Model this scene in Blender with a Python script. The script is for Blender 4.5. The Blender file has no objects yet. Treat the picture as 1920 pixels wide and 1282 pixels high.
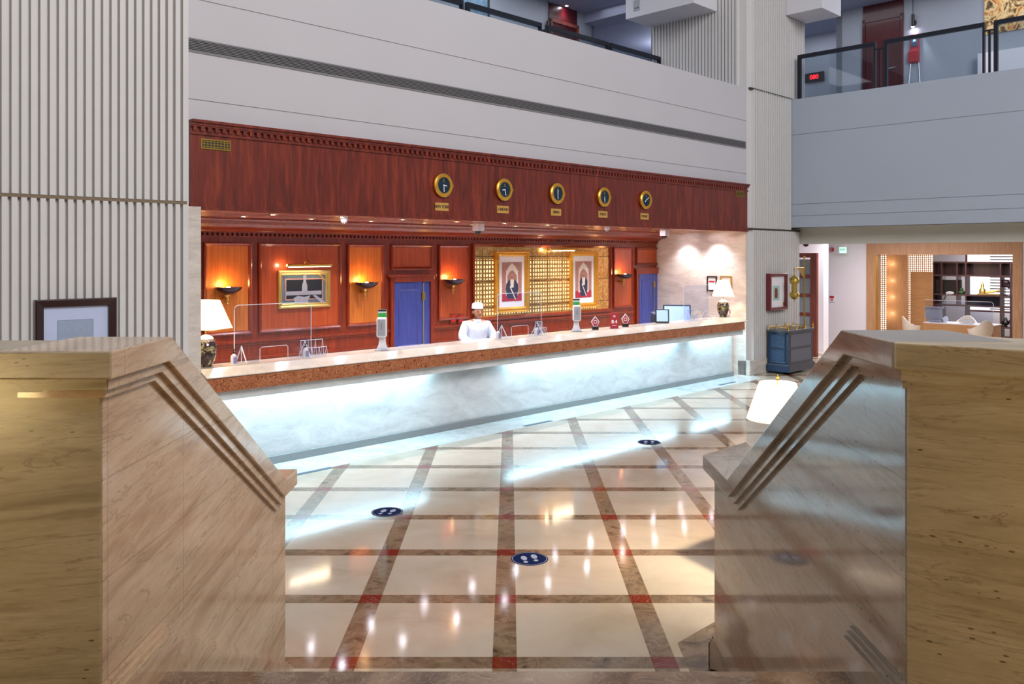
import bpy, bmesh, math, random
from mathutils import Vector, Matrix
random.seed(7)
SC = bpy.context.scene
COL = SC.collection
R2 = math.sqrt(2.0)
PI = math.pi

# ---------------------------------------------------------------- camera, world, exposure, large lights
F, CX, CY, H = 1590.0, 956.0, 480.0, 2.54      # focal length in px, principal point, eye height
cd = bpy.data.cameras.new('camera'); cam = bpy.data.objects.new('camera', cd); COL.objects.link(cam)
cam.location = (0, 0, H); cam.rotation_euler = (PI/2, 0, 0)
cd.sensor_width = 36; cd.lens = 36*F/1920; cd.shift_x = (960-CX)/1920; cd.shift_y = (CY-641)/1920
cd.clip_end = 200; SC.camera = cam
SC.view_settings.view_transform = 'Standard'; SC.view_settings.look = 'None'
SC.view_settings.gamma = 1; SC.view_settings.use_curve_mapping = False
SC.view_settings.exposure = 0.0
w = bpy.data.worlds.new('world'); SC.world = w; w.use_nodes = True
w.node_tree.nodes['Background'].inputs[0].default_value = (0.60, 0.63, 0.69, 1)
w.node_tree.nodes['Background'].inputs[1].default_value = 0.52

def UV(u, v, z=0.0): return ((u-v)/R2, (u+v)/R2, z)

def light(kind, loc, energy, color, name='lamp_light', size=0.1, rot=None, target=None, **kw):
    ld = bpy.data.lights.new(name, kind); ld.energy = energy; ld.color = color
    if kind == 'AREA':
        ld.shape = 'RECTANGLE'; ld.size = size if not isinstance(size, tuple) else size[0]
        ld.size_y = size if not isinstance(size, tuple) else size[1]
    elif kind != 'SUN':
        ld.shadow_soft_size = size
    for k, val in kw.items(): setattr(ld, k, val)
    o = bpy.data.objects.new(name, ld); COL.objects.link(o); o.location = loc
    if rot: o.rotation_euler = rot
    if target is not None:
        o.rotation_euler = (Vector(target)-Vector(loc)).to_track_quat('-Z', 'Y').to_euler()
    return o
# daylight of the atrium roof, high above the lobby
light('AREA', (9.0, -5.0, 13.0), 3300, (0.97, 0.97, 1.0), 'atrium_skylight', (9, 9), target=(5, 9, 3))
# warm lamps of the upper landing behind the camera
light('POINT', (-2.3, 1.5, 1.9), 23, (1.0, 0.72, 0.32), 'landing_lamp', 0.15)
light('POINT', (1.6, 0.9, 1.9), 32, (1.0, 0.72, 0.32), 'landing_lamp', 0.15)
light('POINT', (0.2, -1.5, 4.0), 30, (1.0, 0.86, 0.70), 'landing_ceiling_lamp', 0.2)
light('POINT', (1.3, 3.4, 4.6), 120, (1.0, 0.83, 0.62), 'stair_fill_light', 0.15)  # added fill above the stair, warms and brightens the left stair wall

# ---------------------------------------------------------------- measuring: a photo point on a vertical plane of the place
def tt(px): return (px-CX)/F
def Uo(px, v): t = tt(px); return v*(1+t)/(1-t)
def Vo(px, u): t = tt(px); return u*(1-t)/(1+t)
def Zv(px, py, v): return H-(py-CY)*(Uo(px, v)+v)/R2/F
def Zu(px, py, u): return H-(py-CY)*(Vo(px, u)+u)/R2/F

# ---------------------------------------------------------------- materials
def lin(h):
    h = h.lstrip('#'); c = [int(h[i:i+2], 16)/255 for i in (0, 2, 4)]
    return tuple((x/12.92 if x <= 0.04045 else ((x+0.055)/1.055)**2.4) for x in c)+(1,)
class NT:
    def __init__(s, name):
        s.m = bpy.data.materials.new(name); s.m.use_nodes = True; s.t = s.m.node_tree
        s.b = s.t.nodes['Principled BSDF']
    def n(s, typ, **kw):
        nd = s.t.nodes.new(typ)
        for k, val in kw.items(): setattr(nd, k, val)
        return nd
    def put(s, sock, val):
        if isinstance(val, bpy.types.NodeSocket): s.t.links.new(val, sock)
        elif val is not None: sock.default_value = val
    def math(s, op, a, b=None, c=None):
        nd = s.n('ShaderNodeMath', operation=op)
        s.put(nd.inputs[0], a); s.put(nd.inputs[1], b)
        if c is not None: s.put(nd.inputs[2], c)
        return nd.outputs[0]
    def mix(s, f, a, b, blend='MIX'):
        nd = s.n('ShaderNodeMix', data_type='RGBA', blend_type=blend)
        s.put(nd.inputs[0], f); s.put(nd.inputs[6], a); s.put(nd.inputs[7], b)
        return nd.outputs[2]
    def coord(s, kind='Object', scale=(1, 1, 1), rot=(0, 0, 0)):
        if kind == 'Position': src = s.n('ShaderNodeNewGeometry').outputs['Position']
        else: src = s.n('ShaderNodeTexCoord').outputs[kind]
        if any(rot):
            mr = s.n('ShaderNodeMapping'); s.put(mr.inputs[0], src); mr.inputs[2].default_value = rot; src = mr.outputs[0]
        mp = s.n('ShaderNodeMapping'); s.put(mp.inputs[0], src); mp.inputs[3].default_value = scale
        return mp.outputs[0]
    def noise(s, vec, scale=5, detail=4, rough=0.5, dist=0.0):
        nd = s.n('ShaderNodeTexNoise'); s.put(nd.inputs['Vector'], vec)
        nd.inputs['Scale'].default_value = scale; nd.inputs['Detail'].default_value = detail
        nd.inputs['Roughness'].default_value = rough; nd.inputs['Distortion'].default_value = dist
        return nd.outputs[0]
    def ramp(s, f, stops):
        nd = s.n('ShaderNodeValToRGB'); s.put(nd.inputs[0], f)
        e = nd.color_ramp.elements
        while len(e) < len(stops): e.new(0.5)
        for i, (p, c) in enumerate(stops): e[i].position = p; e[i].color = c
        return nd.outputs[0]
    def sep(s, vec):
        nd = s.n('ShaderNodeSeparateXYZ'); s.put(nd.inputs[0], vec); return nd.outputs
    def bump(s, h, strength=0.3, dist=0.01):
        nd = s.n('ShaderNodeBump'); nd.inputs['Strength'].default_value = strength
        nd.inputs['Distance'].default_value = dist; s.put(nd.inputs['Height'], h)
        s.put(s.b.inputs['Normal'], nd.outputs[0])
    def fin(s, color=None, rough=0.5, metal=0.0, coat=0.0, emit=None, es=0.0, spec=None, trans=0.0, ior=None):
        b = s.b
        s.put(b.inputs['Base Color'], color); s.put(b.inputs['Roughness'], rough)
        b.inputs['Metallic'].default_value = metal; b.inputs['Coat Weight'].default_value = coat
        b.inputs['Coat Roughness'].default_value = 0.08
        if emit is not None: s.put(b.inputs['Emission Color'], emit); s.put(b.inputs['Emission Strength'], es)
        if spec is not None: b.inputs['Specular IOR Level'].default_value = spec
        b.inputs['Transmission Weight'].default_value = trans
        if ior: b.inputs['IOR'].default_value = ior
        return s.m
def plain(name, hexc, rough=0.5, metal=0.0, coat=0.0, var=0.06, scale=14):
    n = NT(name); f = n.noise(n.coord(), scale, 3)
    c = lin(hexc); a = tuple(x*(1-var) for x in c[:3])+(1,); b = tuple(min(1, x*(1+var)) for x in c[:3])+(1,)
    return n.fin(n.mix(f, a, b), rough, metal, coat)
def glow(name, hexc, strength):
    n = NT(name); return n.fin(lin(hexc), 0.5, emit=lin(hexc), es=strength)
def glass(name='clear_acrylic', tint='#F4F8FF'):
    m = bpy.data.materials.new(name); m.use_nodes = True; t = m.node_tree; t.nodes.clear()
    o = t.nodes.new('ShaderNodeOutputMaterial'); mx = t.nodes.new('ShaderNodeMixShader')
    tr = t.nodes.new('ShaderNodeBsdfTransparent'); gl = t.nodes.new('ShaderNodeBsdfGlossy')
    tr.inputs[0].default_value = lin(tint); gl.inputs['Roughness'].default_value = 0.02
    ge = t.nodes.new('ShaderNodeNewGeometry'); dt = t.nodes.new('ShaderNodeVectorMath'); dt.operation = 'DOT_PRODUCT'
    t.links.new(ge.outputs['Incoming'], dt.inputs[0]); t.links.new(ge.outputs['Normal'], dt.inputs[1])
    def mm(op, a, b=None):
        nd = t.nodes.new('ShaderNodeMath'); nd.operation = op
        for i, q in enumerate((a, b)):
            if isinstance(q, bpy.types.NodeSocket): t.links.new(q, nd.inputs[i])
            elif q is not None: nd.inputs[i].default_value = q
        return nd.outputs[0]
    fr = mm('ADD', mm('MULTIPLY', mm('POWER', mm('SUBTRACT', 1.0, mm('ABSOLUTE', dt.outputs['Value'])), 5.0), 0.9), 0.04)
    t.links.new(fr, mx.inputs[0]); t.links.new(tr.outputs[0], mx.inputs[1]); t.links.new(gl.outputs[0], mx.inputs[2])
    t.links.new(mx.outputs[0], o.inputs[0]); return m
def wood(name, dark, mid, light_, rough=0.3, coat=0.5, grain=(9, 9, 0.6), scale=3.0):
    n = NT(name); v = n.coord('Object', grain)
    f = n.noise(v, scale, 7, 0.62, 0.6); g = n.noise(n.coord('Object', (60, 60, 1.2)), 3, 3)
    c = n.ramp(f, [(0.25, lin(dark)), (0.5, lin(mid)), (0.75, lin(light_))])
    c = n.mix(0.22, c, n.ramp(g, [(0.3, lin(dark)), (0.7, lin(light_))]))
    return n.fin(c, rough, 0, coat)
def marble(name, base, vein, dark, rough=0.12, scale=1.0, stretch=(1, 1, 1), rot=(0, 0, 0), kind='Position', amount=0.6, pits=False, coat=0.0):
    n = NT(name); v = n.coord(kind, stretch, rot)
    f = n.noise(v, 1.6*scale, 8, 0.6, 1.4); g = n.noise(v, 5*scale, 6, 0.65, 2.0)
    c = n.mix(n.ramp(f, [(0.35, (0, 0, 0, 1)), (0.72, (amount, amount, amount, 1))]), lin(base), lin(vein))
    l = n.math('ABSOLUTE', n.math('SUBTRACT', g, 0.5)); l = n.math('LESS_THAN', l, 0.012)
    c = n.mix(n.math('MULTIPLY', l, 0.28), c, lin(dark))
    if pits:
        vo = n.n('ShaderNodeTexVoronoi'); n.put(vo.inputs['Vector'], n.coord(kind, tuple(a*b for a, b in zip(stretch, (4, 4, 4))), rot)); vo.inputs['Scale'].default_value = 7
        p = n.math('LESS_THAN', vo.outputs['Distance'], 0.13)
        gate = n.math('GREATER_THAN', n.noise(v, 3.0, 2), 0.56)
        p = n.math('MULTIPLY', p, gate); c = n.mix(n.math('MULTIPLY', p, 0.8), c, lin('#4A3722'))
    return n, c, n.fin(c, rough, 0, coat)
M = {}
M['paint'] = plain('grey_plaster', '#BEBBBF', 0.75, var=0.03, scale=1.2)
M['paint_blue'] = plain('blue_grey_plaster', '#A3ACB9', 0.7, var=0.03, scale=1.0)
M['white'] = plain('white_paint', '#E9E6EC', 0.6, var=0.015)
M['corridor'] = plain('corridor_paint', '#A2A7B2', 0.55, var=0.03, scale=2)
M['ribs'] = plain('cream_rib_concrete', '#CFCCCA', 0.7, var=0.035, scale=3)
M['gap'] = plain('dark_joint', '#3A352E', 0.8)
M['ceil'] = plain('corridor_ceiling', '#8E93A8', 0.7, var=0.02)
# floor --------------------------------------------------------
def floor_mat():
    n = NT('polished_marble_floor'); P = n.n('ShaderNodeNewGeometry').outputs['Position']; x, y, _ = n.sep(P)[0:3]
    def stripe(c, off, per):
        q = n.math('FRACT', n.math('ADD', n.math('DIVIDE', n.math('SUBTRACT', c, off), per), 0.5))
        return n.math('LESS_THAN', n.math('ABSOLUTE', n.math('SUBTRACT', q, 0.5)), 0.0765)
    sx, sy = stripe(x, -0.033, 1.0), stripe(y, 5.30, 0.985)
    cross = n.math('MULTIPLY', sx, sy); st = n.math('MAXIMUM', sx, sy)
    f = n.noise(P, 1.3, 6, 0.6, 0.8); g = n.noise(P, 3.0, 8, 0.6, 1.6); h = n.noise(P, 3.2, 5, 0.6, 3.0)
    cream = n.ramp(f, [(0.3, lin('#BCAE98')), (0.5, lin('#CCBFAB')), (0.7, lin('#D6CBBA'))])
    wn = n.n('ShaderNodeTexWhiteNoise', noise_dimensions='2D')
    cb = n.n('ShaderNodeCombineXYZ'); n.put(cb.inputs[0], n.math('FLOOR', n.math('MULTIPLY', n.math('ADD', x, 0.533), 2.0)))
    n.put(cb.inputs[1], n.math('FLOOR', n.math('DIVIDE', n.math('SUBTRACT', y, 5.3), 0.4925))); n.put(wn.inputs['Vector'], cb.outputs[0])
    cream = n.mix(n.math('MULTIPLY', wn.outputs['Value'], 0.22), cream, lin('#C8B8A6'))
    brown = n.ramp(g, [(0.28, lin('#3C3022')), (0.42, lin('#7E6B54')), (0.55, lin('#97826A')), (0.70, lin('#5C4C3A'))])
    brown = n.mix(n.math('MULTIPLY', n.math('LESS_THAN', n.math('ABSOLUTE', n.math('SUBTRACT', h, 0.5)), 0.012), 0.35), brown, lin('#3B2A20'))
    red = n.mix(n.math('LESS_THAN', n.math('ABSOLUTE', n.math('SUBTRACT', h, 0.52)), 0.004), lin('#7A2618'), lin('#A98474'))
    c = n.mix(st, cream, brown); c = n.mix(cross, c, red)
    # marble border along the reception desk
    v = n.math('MULTIPLY', n.math('SUBTRACT', y, x), 1/R2)
    bd = n.ramp(g, [(0.35, lin('#C5CED0')), (0.6, lin('#E2E6E6'))])
    c = n.mix(n.math('MULTIPLY', n.math('GREATER_THAN', v, 8.74), n.math('LESS_THAN', x, 5.2)), c, bd)
    # brown marble border around the foot of the stair
    rb = n.math('MULTIPLY', n.math('GREATER_THAN', x, 1.10), n.math('LESS_THAN', n.math('SUBTRACT', y, x), 4.47)); rb = n.math('MULTIPLY', rb, n.math('LESS_THAN', x, 2.0))
    c = n.mix(rb, c, brown)
    n.fin(c, n.math('ADD', 0.06, n.math('MULTIPLY', n.noise(P, 2.0, 3), 0.05)), 0, 0, spec=0.75)
    return n.m
M['floor'] = floor_mat()
_, _, M['desk_marble'] = marble('white_desk_marble', '#D8DDDF', '#B0B5B8', '#EEF2F4', 0.12, 0.9, (1, 1, 2.6), (0.25, 0.1, 0.3), amount=0.8)
_, _, M['side_marble'] = marble('side_wall_marble', '#D8CFC6', '#A89C92', '#8A7F76', 0.22, 1.0, (1, 1, 3.5), amount=0.7)
_, _, M['top_marble'] = marble('beige_counter_marble', '#CCC4B6', '#AFA392', '#85796A', 0.15, 1.2, (1, 1, 3), amount=0.6)
_, _, M['landing'] = marble('dark_landing_marble', '#A88E78', '#5A4434', '#D6C8B8', 0.12, 1.6, (1, 1, 1), amount=1.0)
def stair_stone(name, pits, rough, grid=True, cols=('#A38A72', '#C5B09A', '#D3C3B0', '#93795F')):
    # travertine slabs laid 0.63 x 0.32 with veins running with the stair
    n = NT(name); P = n.n('ShaderNodeNewGeometry').outputs['Position']
    v = n.coord('Position', (1, 0.45, 3.6), (-0.10, 0, 0)) if grid else n.coord('Position', (0.5, 0.5, 4.2), (0, 0.07, 0))
    f = n.noise(v, 2.2, 7, 0.6, 0.9); g = n.noise(v, 8, 6, 0.6, 0.6)
    c = n.ramp(f, [(0.28, lin(cols[0])), (0.46, lin(cols[1])), (0.7, lin(cols[2]))])
    c = n.mix(n.ramp(g, [(0.55, (0, 0, 0, 1)), (0.75, (0.45, 0.45, 0.45, 1))]), c, lin(cols[3]))
    fine = n.noise(v, 26, 5, 0.7, 0.4); c = n.mix(n.ramp(fine, [(0.42, (0, 0, 0, 1)), (0.66, (0.3, 0.3, 0.3, 1))]), c, lin(cols[0]))
    vn = n.math('LESS_THAN', n.math('ABSOLUTE', n.math('SUBTRACT', n.noise(v, 1.5, 7, 0.62, 1.2), 0.5)), 0.006)
    c = n.mix(n.math('MULTIPLY', vn, 0.4), c, lin('#7A5F48'))
    if pits:
        vo = n.n('ShaderNodeTexVoronoi'); n.put(vo.inputs['Vector'], n.coord('Position', (11, 11, 34) if not grid else (14, 12, 30), (-0.10 if grid else 0.0, 0 if grid else 0.07, 0))); vo.inputs['Scale'].default_value = 1.6
        p = n.math('LESS_THAN', vo.outputs['Distance'], 0.16); gate = n.math('GREATER_THAN', n.noise(v, 3.3, 3), 0.59)
        p = n.math('MULTIPLY', p, gate); c = n.mix(n.math('MULTIPLY', p, 0.75), c, lin('#3F2E1C'))
    if grid:
        x, y, z = n.sep(P)[0:3]
        def ln(cc, off, per, wd):
            q = n.math('FRACT', n.math('ADD', n.math('DIVIDE', n.math('SUBTRACT', cc, off), per), 0.5))
            return n.math('LESS_THAN', n.math('ABSOLUTE', n.math('SUBTRACT', q, 0.5)), wd)
        j = n.math('MAXIMUM', ln(y, 3.35, 0.63, 0.003), ln(z, 1.83, 0.32, 0.006))
        c = n.mix(n.math('MULTIPLY', j, 0.55), c, lin('#6E5A45'))
    n.fin(c, rough, 0, 0, spec=0.6); return n.m
M['stair_l_lit'] = stair_stone('travertine_left_lit', False, 0.13, True, ('#A88468', '#D0B294', '#DEC6AA', '#967458'))  # same stone as the right wall, warm light put into its colours
M['stair_r_shaded'] = stair_stone('travertine_right_shaded', True, 0.07, True, ('#857A6E', '#A59B90', '#B3AAA0', '#7A6E62'))  # same stone as the left wall, its shade put into darker, greyer colours
M['pier'] = stair_stone('travertine_pier', True, 0.3, False, ('#8E8068', '#B4A68C', '#C4B8A2', '#827456'))
def crackle():
    n = NT('brown_crackle_marble'); v = n.coord('Position')
    d = n.noise(v, 9, 3); mx = n.n('ShaderNodeMix', data_type='VECTOR'); mx.inputs[0].default_value = 0.12
    n.put(mx.inputs[4], v); ns = n.n('ShaderNodeTexNoise'); n.put(ns.inputs['Vector'], v); ns.inputs['Scale'].default_value = 9; n.put(mx.inputs[5], ns.outputs['Color'])
    vo = n.n('ShaderNodeTexVoronoi', feature='DISTANCE_TO_EDGE'); n.put(vo.inputs['Vector'], mx.outputs[1]); vo.inputs['Scale'].default_value = 30
    c = n.mix(n.math('LESS_THAN', vo.outputs['Distance'], 0.045), n.ramp(d, [(0.3, lin('#A5613C')), (0.7, lin('#BC7850'))]), lin('#6A3420'))
    n.fin(c, 0.16); return n.m
M['crackle'] = crackle()
M['granite'] = plain('grey_granite', '#83888A', 0.3, var=0.4, scale=60)
M['band'] = wood('dark_mahogany_band', '#360C05', '#6A2010', '#9A3C20', 0.38, 0.2, (5, 5, 0.5), 2.6)
M['mahog'] = wood('red_mahogany', '#4E1408', '#7A260E', '#9C3A16', 0.28, 0.3)
M['panelw'] = wood('orange_mahogany_panel', '#A04A10', '#C46A20', '#D98430', 0.42, 0.1, (14, 14, 0.5))
M['panelr'] = wood('red_panel_wood', '#7A2A0E', '#A64218', '#C05A26', 0.36, 0.25, (14, 14, 0.5))
M['woodceil'] = wood('polished_wood_ceiling', '#A84628', '#C8643C', '#D8784C', 0.2, 0.9, (0.6, 8, 8))
M['blue_door'] = wood('blue_door_wood', '#252D68', '#333E84', '#44519A', 0.35, 0.3)  # blue is the doors' own colour
M['oak'] = wood('light_oak', '#A77B55', '#BB8E66', '#CBA17B', 0.4, 0.1, (8, 8, 0.8))
M['oak_h'] = wood('light_oak_horizontal', '#A77B4F', '#BF8F5D', '#D0A473', 0.4, 0.1, (0.8, 0.8, 9))
M['dark_shelf'] = wood('dark_wenge', '#241618', '#3B2428', '#513338', 0.35, 0.3)
M['red_wood'] = wood('red_door_wood', '#5A231C', '#7E3B30', '#9A5040', 0.35, 0.3)
M['deep_red'] = wood('deep_red_door', '#2A060A', '#4A0A10', '#5E1016', 0.3, 0.3)
M['gold'] = plain('polished_gold', '#DDA742', 0.35, 0.7, var=0.2, scale=60)
M['brass'] = plain('brass', '#C9A24C', 0.28, 1.0, var=0.1); M['plate'] = plain('satin_brass_plate', '#D8A658', 0.4, 0.3, var=0.04)
M['pale_gold'] = plain('pale_gold_frame', '#C3A765', 0.32, 0.8, var=0.08)
M['steel'] = plain('brushed_steel', '#A9ABB0', 0.35, 1.0)
M['black'] = plain('black_plastic', '#141418', 0.35)
M['rail'] = plain('dark_rail_metal', '#20222E', 0.35, 0.3)
M['dark_bronze'] = plain('dark_bronze', '#3A2B33', 0.25, 0.5)
M['whiteplastic'] = plain('white_plastic', '#E4E5EA', 0.35, var=0.01)
M['greyplastic'] = plain('grey_plastic', '#9DA0A8', 0.4, var=0.02)
M['green'] = plain('green_label', '#2FA84A', 0.5)
M['paper'] = plain('white_paper', '#EFEFF0', 0.7, var=0.01)
M['red'] = plain('red_plastic', '#B3202A', 0.35)
M['pink'] = plain('pink_glass', '#C8506A', 0.2)
M['text'] = plain('dark_lettering', '#33271C', 0.6)
M['red_card'] = plain('red_card', '#B0283A', 0.4)
M['grey_panel'] = plain('grey_cart_panel', '#4A4C55', 0.4, var=0.04)
M['blue_paint'] = plain('blue_cart_paint', '#1D3654', 0.35, var=0.05)
M['leather'] = plain('cream_leather', '#EAE2D2', 0.45, var=0.02)
M['slot'] = plain('dark_slot', '#2B2A2C', 0.6)
M['slat'] = plain('vent_slat', '#7E7C7E', 0.5)
M['ceramic'] = plain('white_ceramic', '#DADADF', 0.12, coat=0.6)
M['glass'] = glass(); M['smoke'] = glass('railing_glass', '#E6ECF0')
M['edge'] = plain('acrylic_edge', '#DCE2EA', 0.15)
M['brown_gap'] = plain('brown_joint', '#7B6A55', 0.8)
M['frost'] = plain('frosted_pane', '#8C97A2', 0.3, var=0.03)
M['shade'] = None
def shade_mat():
    n = NT('lit_lamp_shade'); n.fin(lin('#FFF6E6'), 0.8, emit=lin('#FFF1DC'), es=0.9)
    tr = n.n('ShaderNodeBsdfTranslucent'); tr.inputs[0].default_value = lin('#FFF3E0'); mx = n.n('ShaderNodeMixShader'); mx.inputs[0].default_value = 0.6
    out = n.t.nodes['Material Output']; n.t.links.new(n.b.outputs[0], mx.inputs[1]); n.t.links.new(tr.outputs[0], mx.inputs[2]); n.t.links.new(mx.outputs[0], out.inputs[0])
    return n.m
M['shade'] = shade_mat()
M['bulb'] = glow('warm_bulb', '#FFD9A0', 30); M['spot'] = glow('downlight_lens', '#F4F3FF', 90)
M['led'] = glow('cyan_led', '#BFEBFF', 14); M['white_glow'] = glow('bright_window', '#FDFBFF', 1.4)
M['sky_glow'] = glow('screen_glow', '#9FBCE6', 0.55); M['exit_glow'] = glow('exit_sign_glow', '#B9F2DC', 1.0)
M['redled'] = glow('red_led', '#FF2030', 2.5); M['tube'] = glow('picture_light_tube', '#FFF3DC', 14)
def lattice(name, hole, frame_, es, sc, diag=False):
    n = NT(name); v = n.coord('Object', (1, 1, 1), (0, 0, 0)); x, y, z = n.sep(v)[0:3]
    a = n.math('ADD', x, y)
    if diag: a, z = n.math('ADD', a, z), n.math('SUBTRACT', a, z)
    def cell(q, wdt): return n.math('LESS_THAN', n.math('ABSOLUTE', n.math('SUBTRACT', n.math('FRACT', n.math('MULTIPLY', q, sc)), 0.5)), wdt)
    h = n.math('MULTIPLY', cell(a, 0.3), cell(z, 0.3))
    n.fin(n.mix(h, lin(frame_), lin(hole)), 0.45, emit=lin(hole), es=n.math('MULTIPLY', h, es)); return n.m
M['lit_lattice'] = lattice('backlit_lattice', '#FFEBD2', '#B07A4C', 2.2, 18)
M['cart_lattice'] = lattice('grey_diamond_lattice', '#14161E', '#757886', 0.0, 28, True)
M['cart_lattice_b'] = lattice('blue_diamond_lattice', '#0C1220', '#35567E', 0.0, 18, True)
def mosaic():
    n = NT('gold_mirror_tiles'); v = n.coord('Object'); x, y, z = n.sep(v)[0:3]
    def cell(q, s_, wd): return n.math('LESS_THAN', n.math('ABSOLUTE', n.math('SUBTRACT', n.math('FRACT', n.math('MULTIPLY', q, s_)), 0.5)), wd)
    refl_dots = n.math('MULTIPLY', cell(x, 13.5, 0.27), cell(z, 12.6, 0.30))  # emissive dots imitate the mirror's reflection of a backlit screen
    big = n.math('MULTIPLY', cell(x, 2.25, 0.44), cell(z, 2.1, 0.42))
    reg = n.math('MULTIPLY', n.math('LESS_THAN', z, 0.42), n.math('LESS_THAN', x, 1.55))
    refl_dots = n.math('MULTIPLY', n.math('MULTIPLY', refl_dots, big), reg)
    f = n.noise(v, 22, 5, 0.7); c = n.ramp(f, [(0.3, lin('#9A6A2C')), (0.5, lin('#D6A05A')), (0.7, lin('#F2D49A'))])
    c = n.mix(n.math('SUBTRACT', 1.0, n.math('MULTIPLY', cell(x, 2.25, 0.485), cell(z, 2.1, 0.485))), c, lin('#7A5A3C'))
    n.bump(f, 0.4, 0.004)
    n.fin(c, 0.22, 0.75, emit=lin('#FFE0A0'), es=n.math('MULTIPLY', refl_dots, 1.35)); return n.m
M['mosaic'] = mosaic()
def vase():
    n = NT('painted_vase_glaze'); v = n.coord('Object', (1, 1, 1)); f = n.noise(v, 9, 4, 0.6, 1.0)
    c = n.ramp(f, [(0.50, lin('#2A1420')), (0.56, lin('#6B6A3E')), (0.60, lin('#C9BE86')), (0.63, lin('#30303A')), (0.72, lin('#9A4630'))])
    return n.fin(c, 0.08, 0, 1.0)
M['vase'] = vase()
M['paint_dark'] = plain('dark_photo', '#0E1420', 0.5); M['mat_blue'] = plain('blue_grey_mount', '#4D5E70', 0.6)
M['rose'] = plain('rose_line', '#C08478', 0.6); M['silver'] = plain('silver_grey', '#868896', 0.5, var=0.25, scale=80)
M['ornate'] = plain('rose_gold_backdrop', '#A97C70', 0.6, var=0.6, scale=50)
M['navy'] = plain('navy_robe', '#2E3652', 0.7); M['ivory'] = plain('ivory_cloth', '#E2DACB', 0.7); M['skin'] = plain('skin', '#A87458', 0.5)
M['robe'] = plain('white_robe_cotton', '#CDD6E4', 0.75, var=0.03); M['cap'] = plain('embroidered_cap', '#C9CED6', 0.8, var=0.35, scale=60)
M['hair'] = plain('dark_hair', '#2A2624', 0.7)
M['sticker'] = plain('navy_sticker', '#16224C', 0.9); M['sticker_w'] = plain('pale_sticker_print', '#AEB4C8', 0.8)
for k in ('sticker', 'sticker_w'): M[k].node_tree.nodes['Principled BSDF'].inputs['Specular IOR Level'].default_value = 0.08

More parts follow.
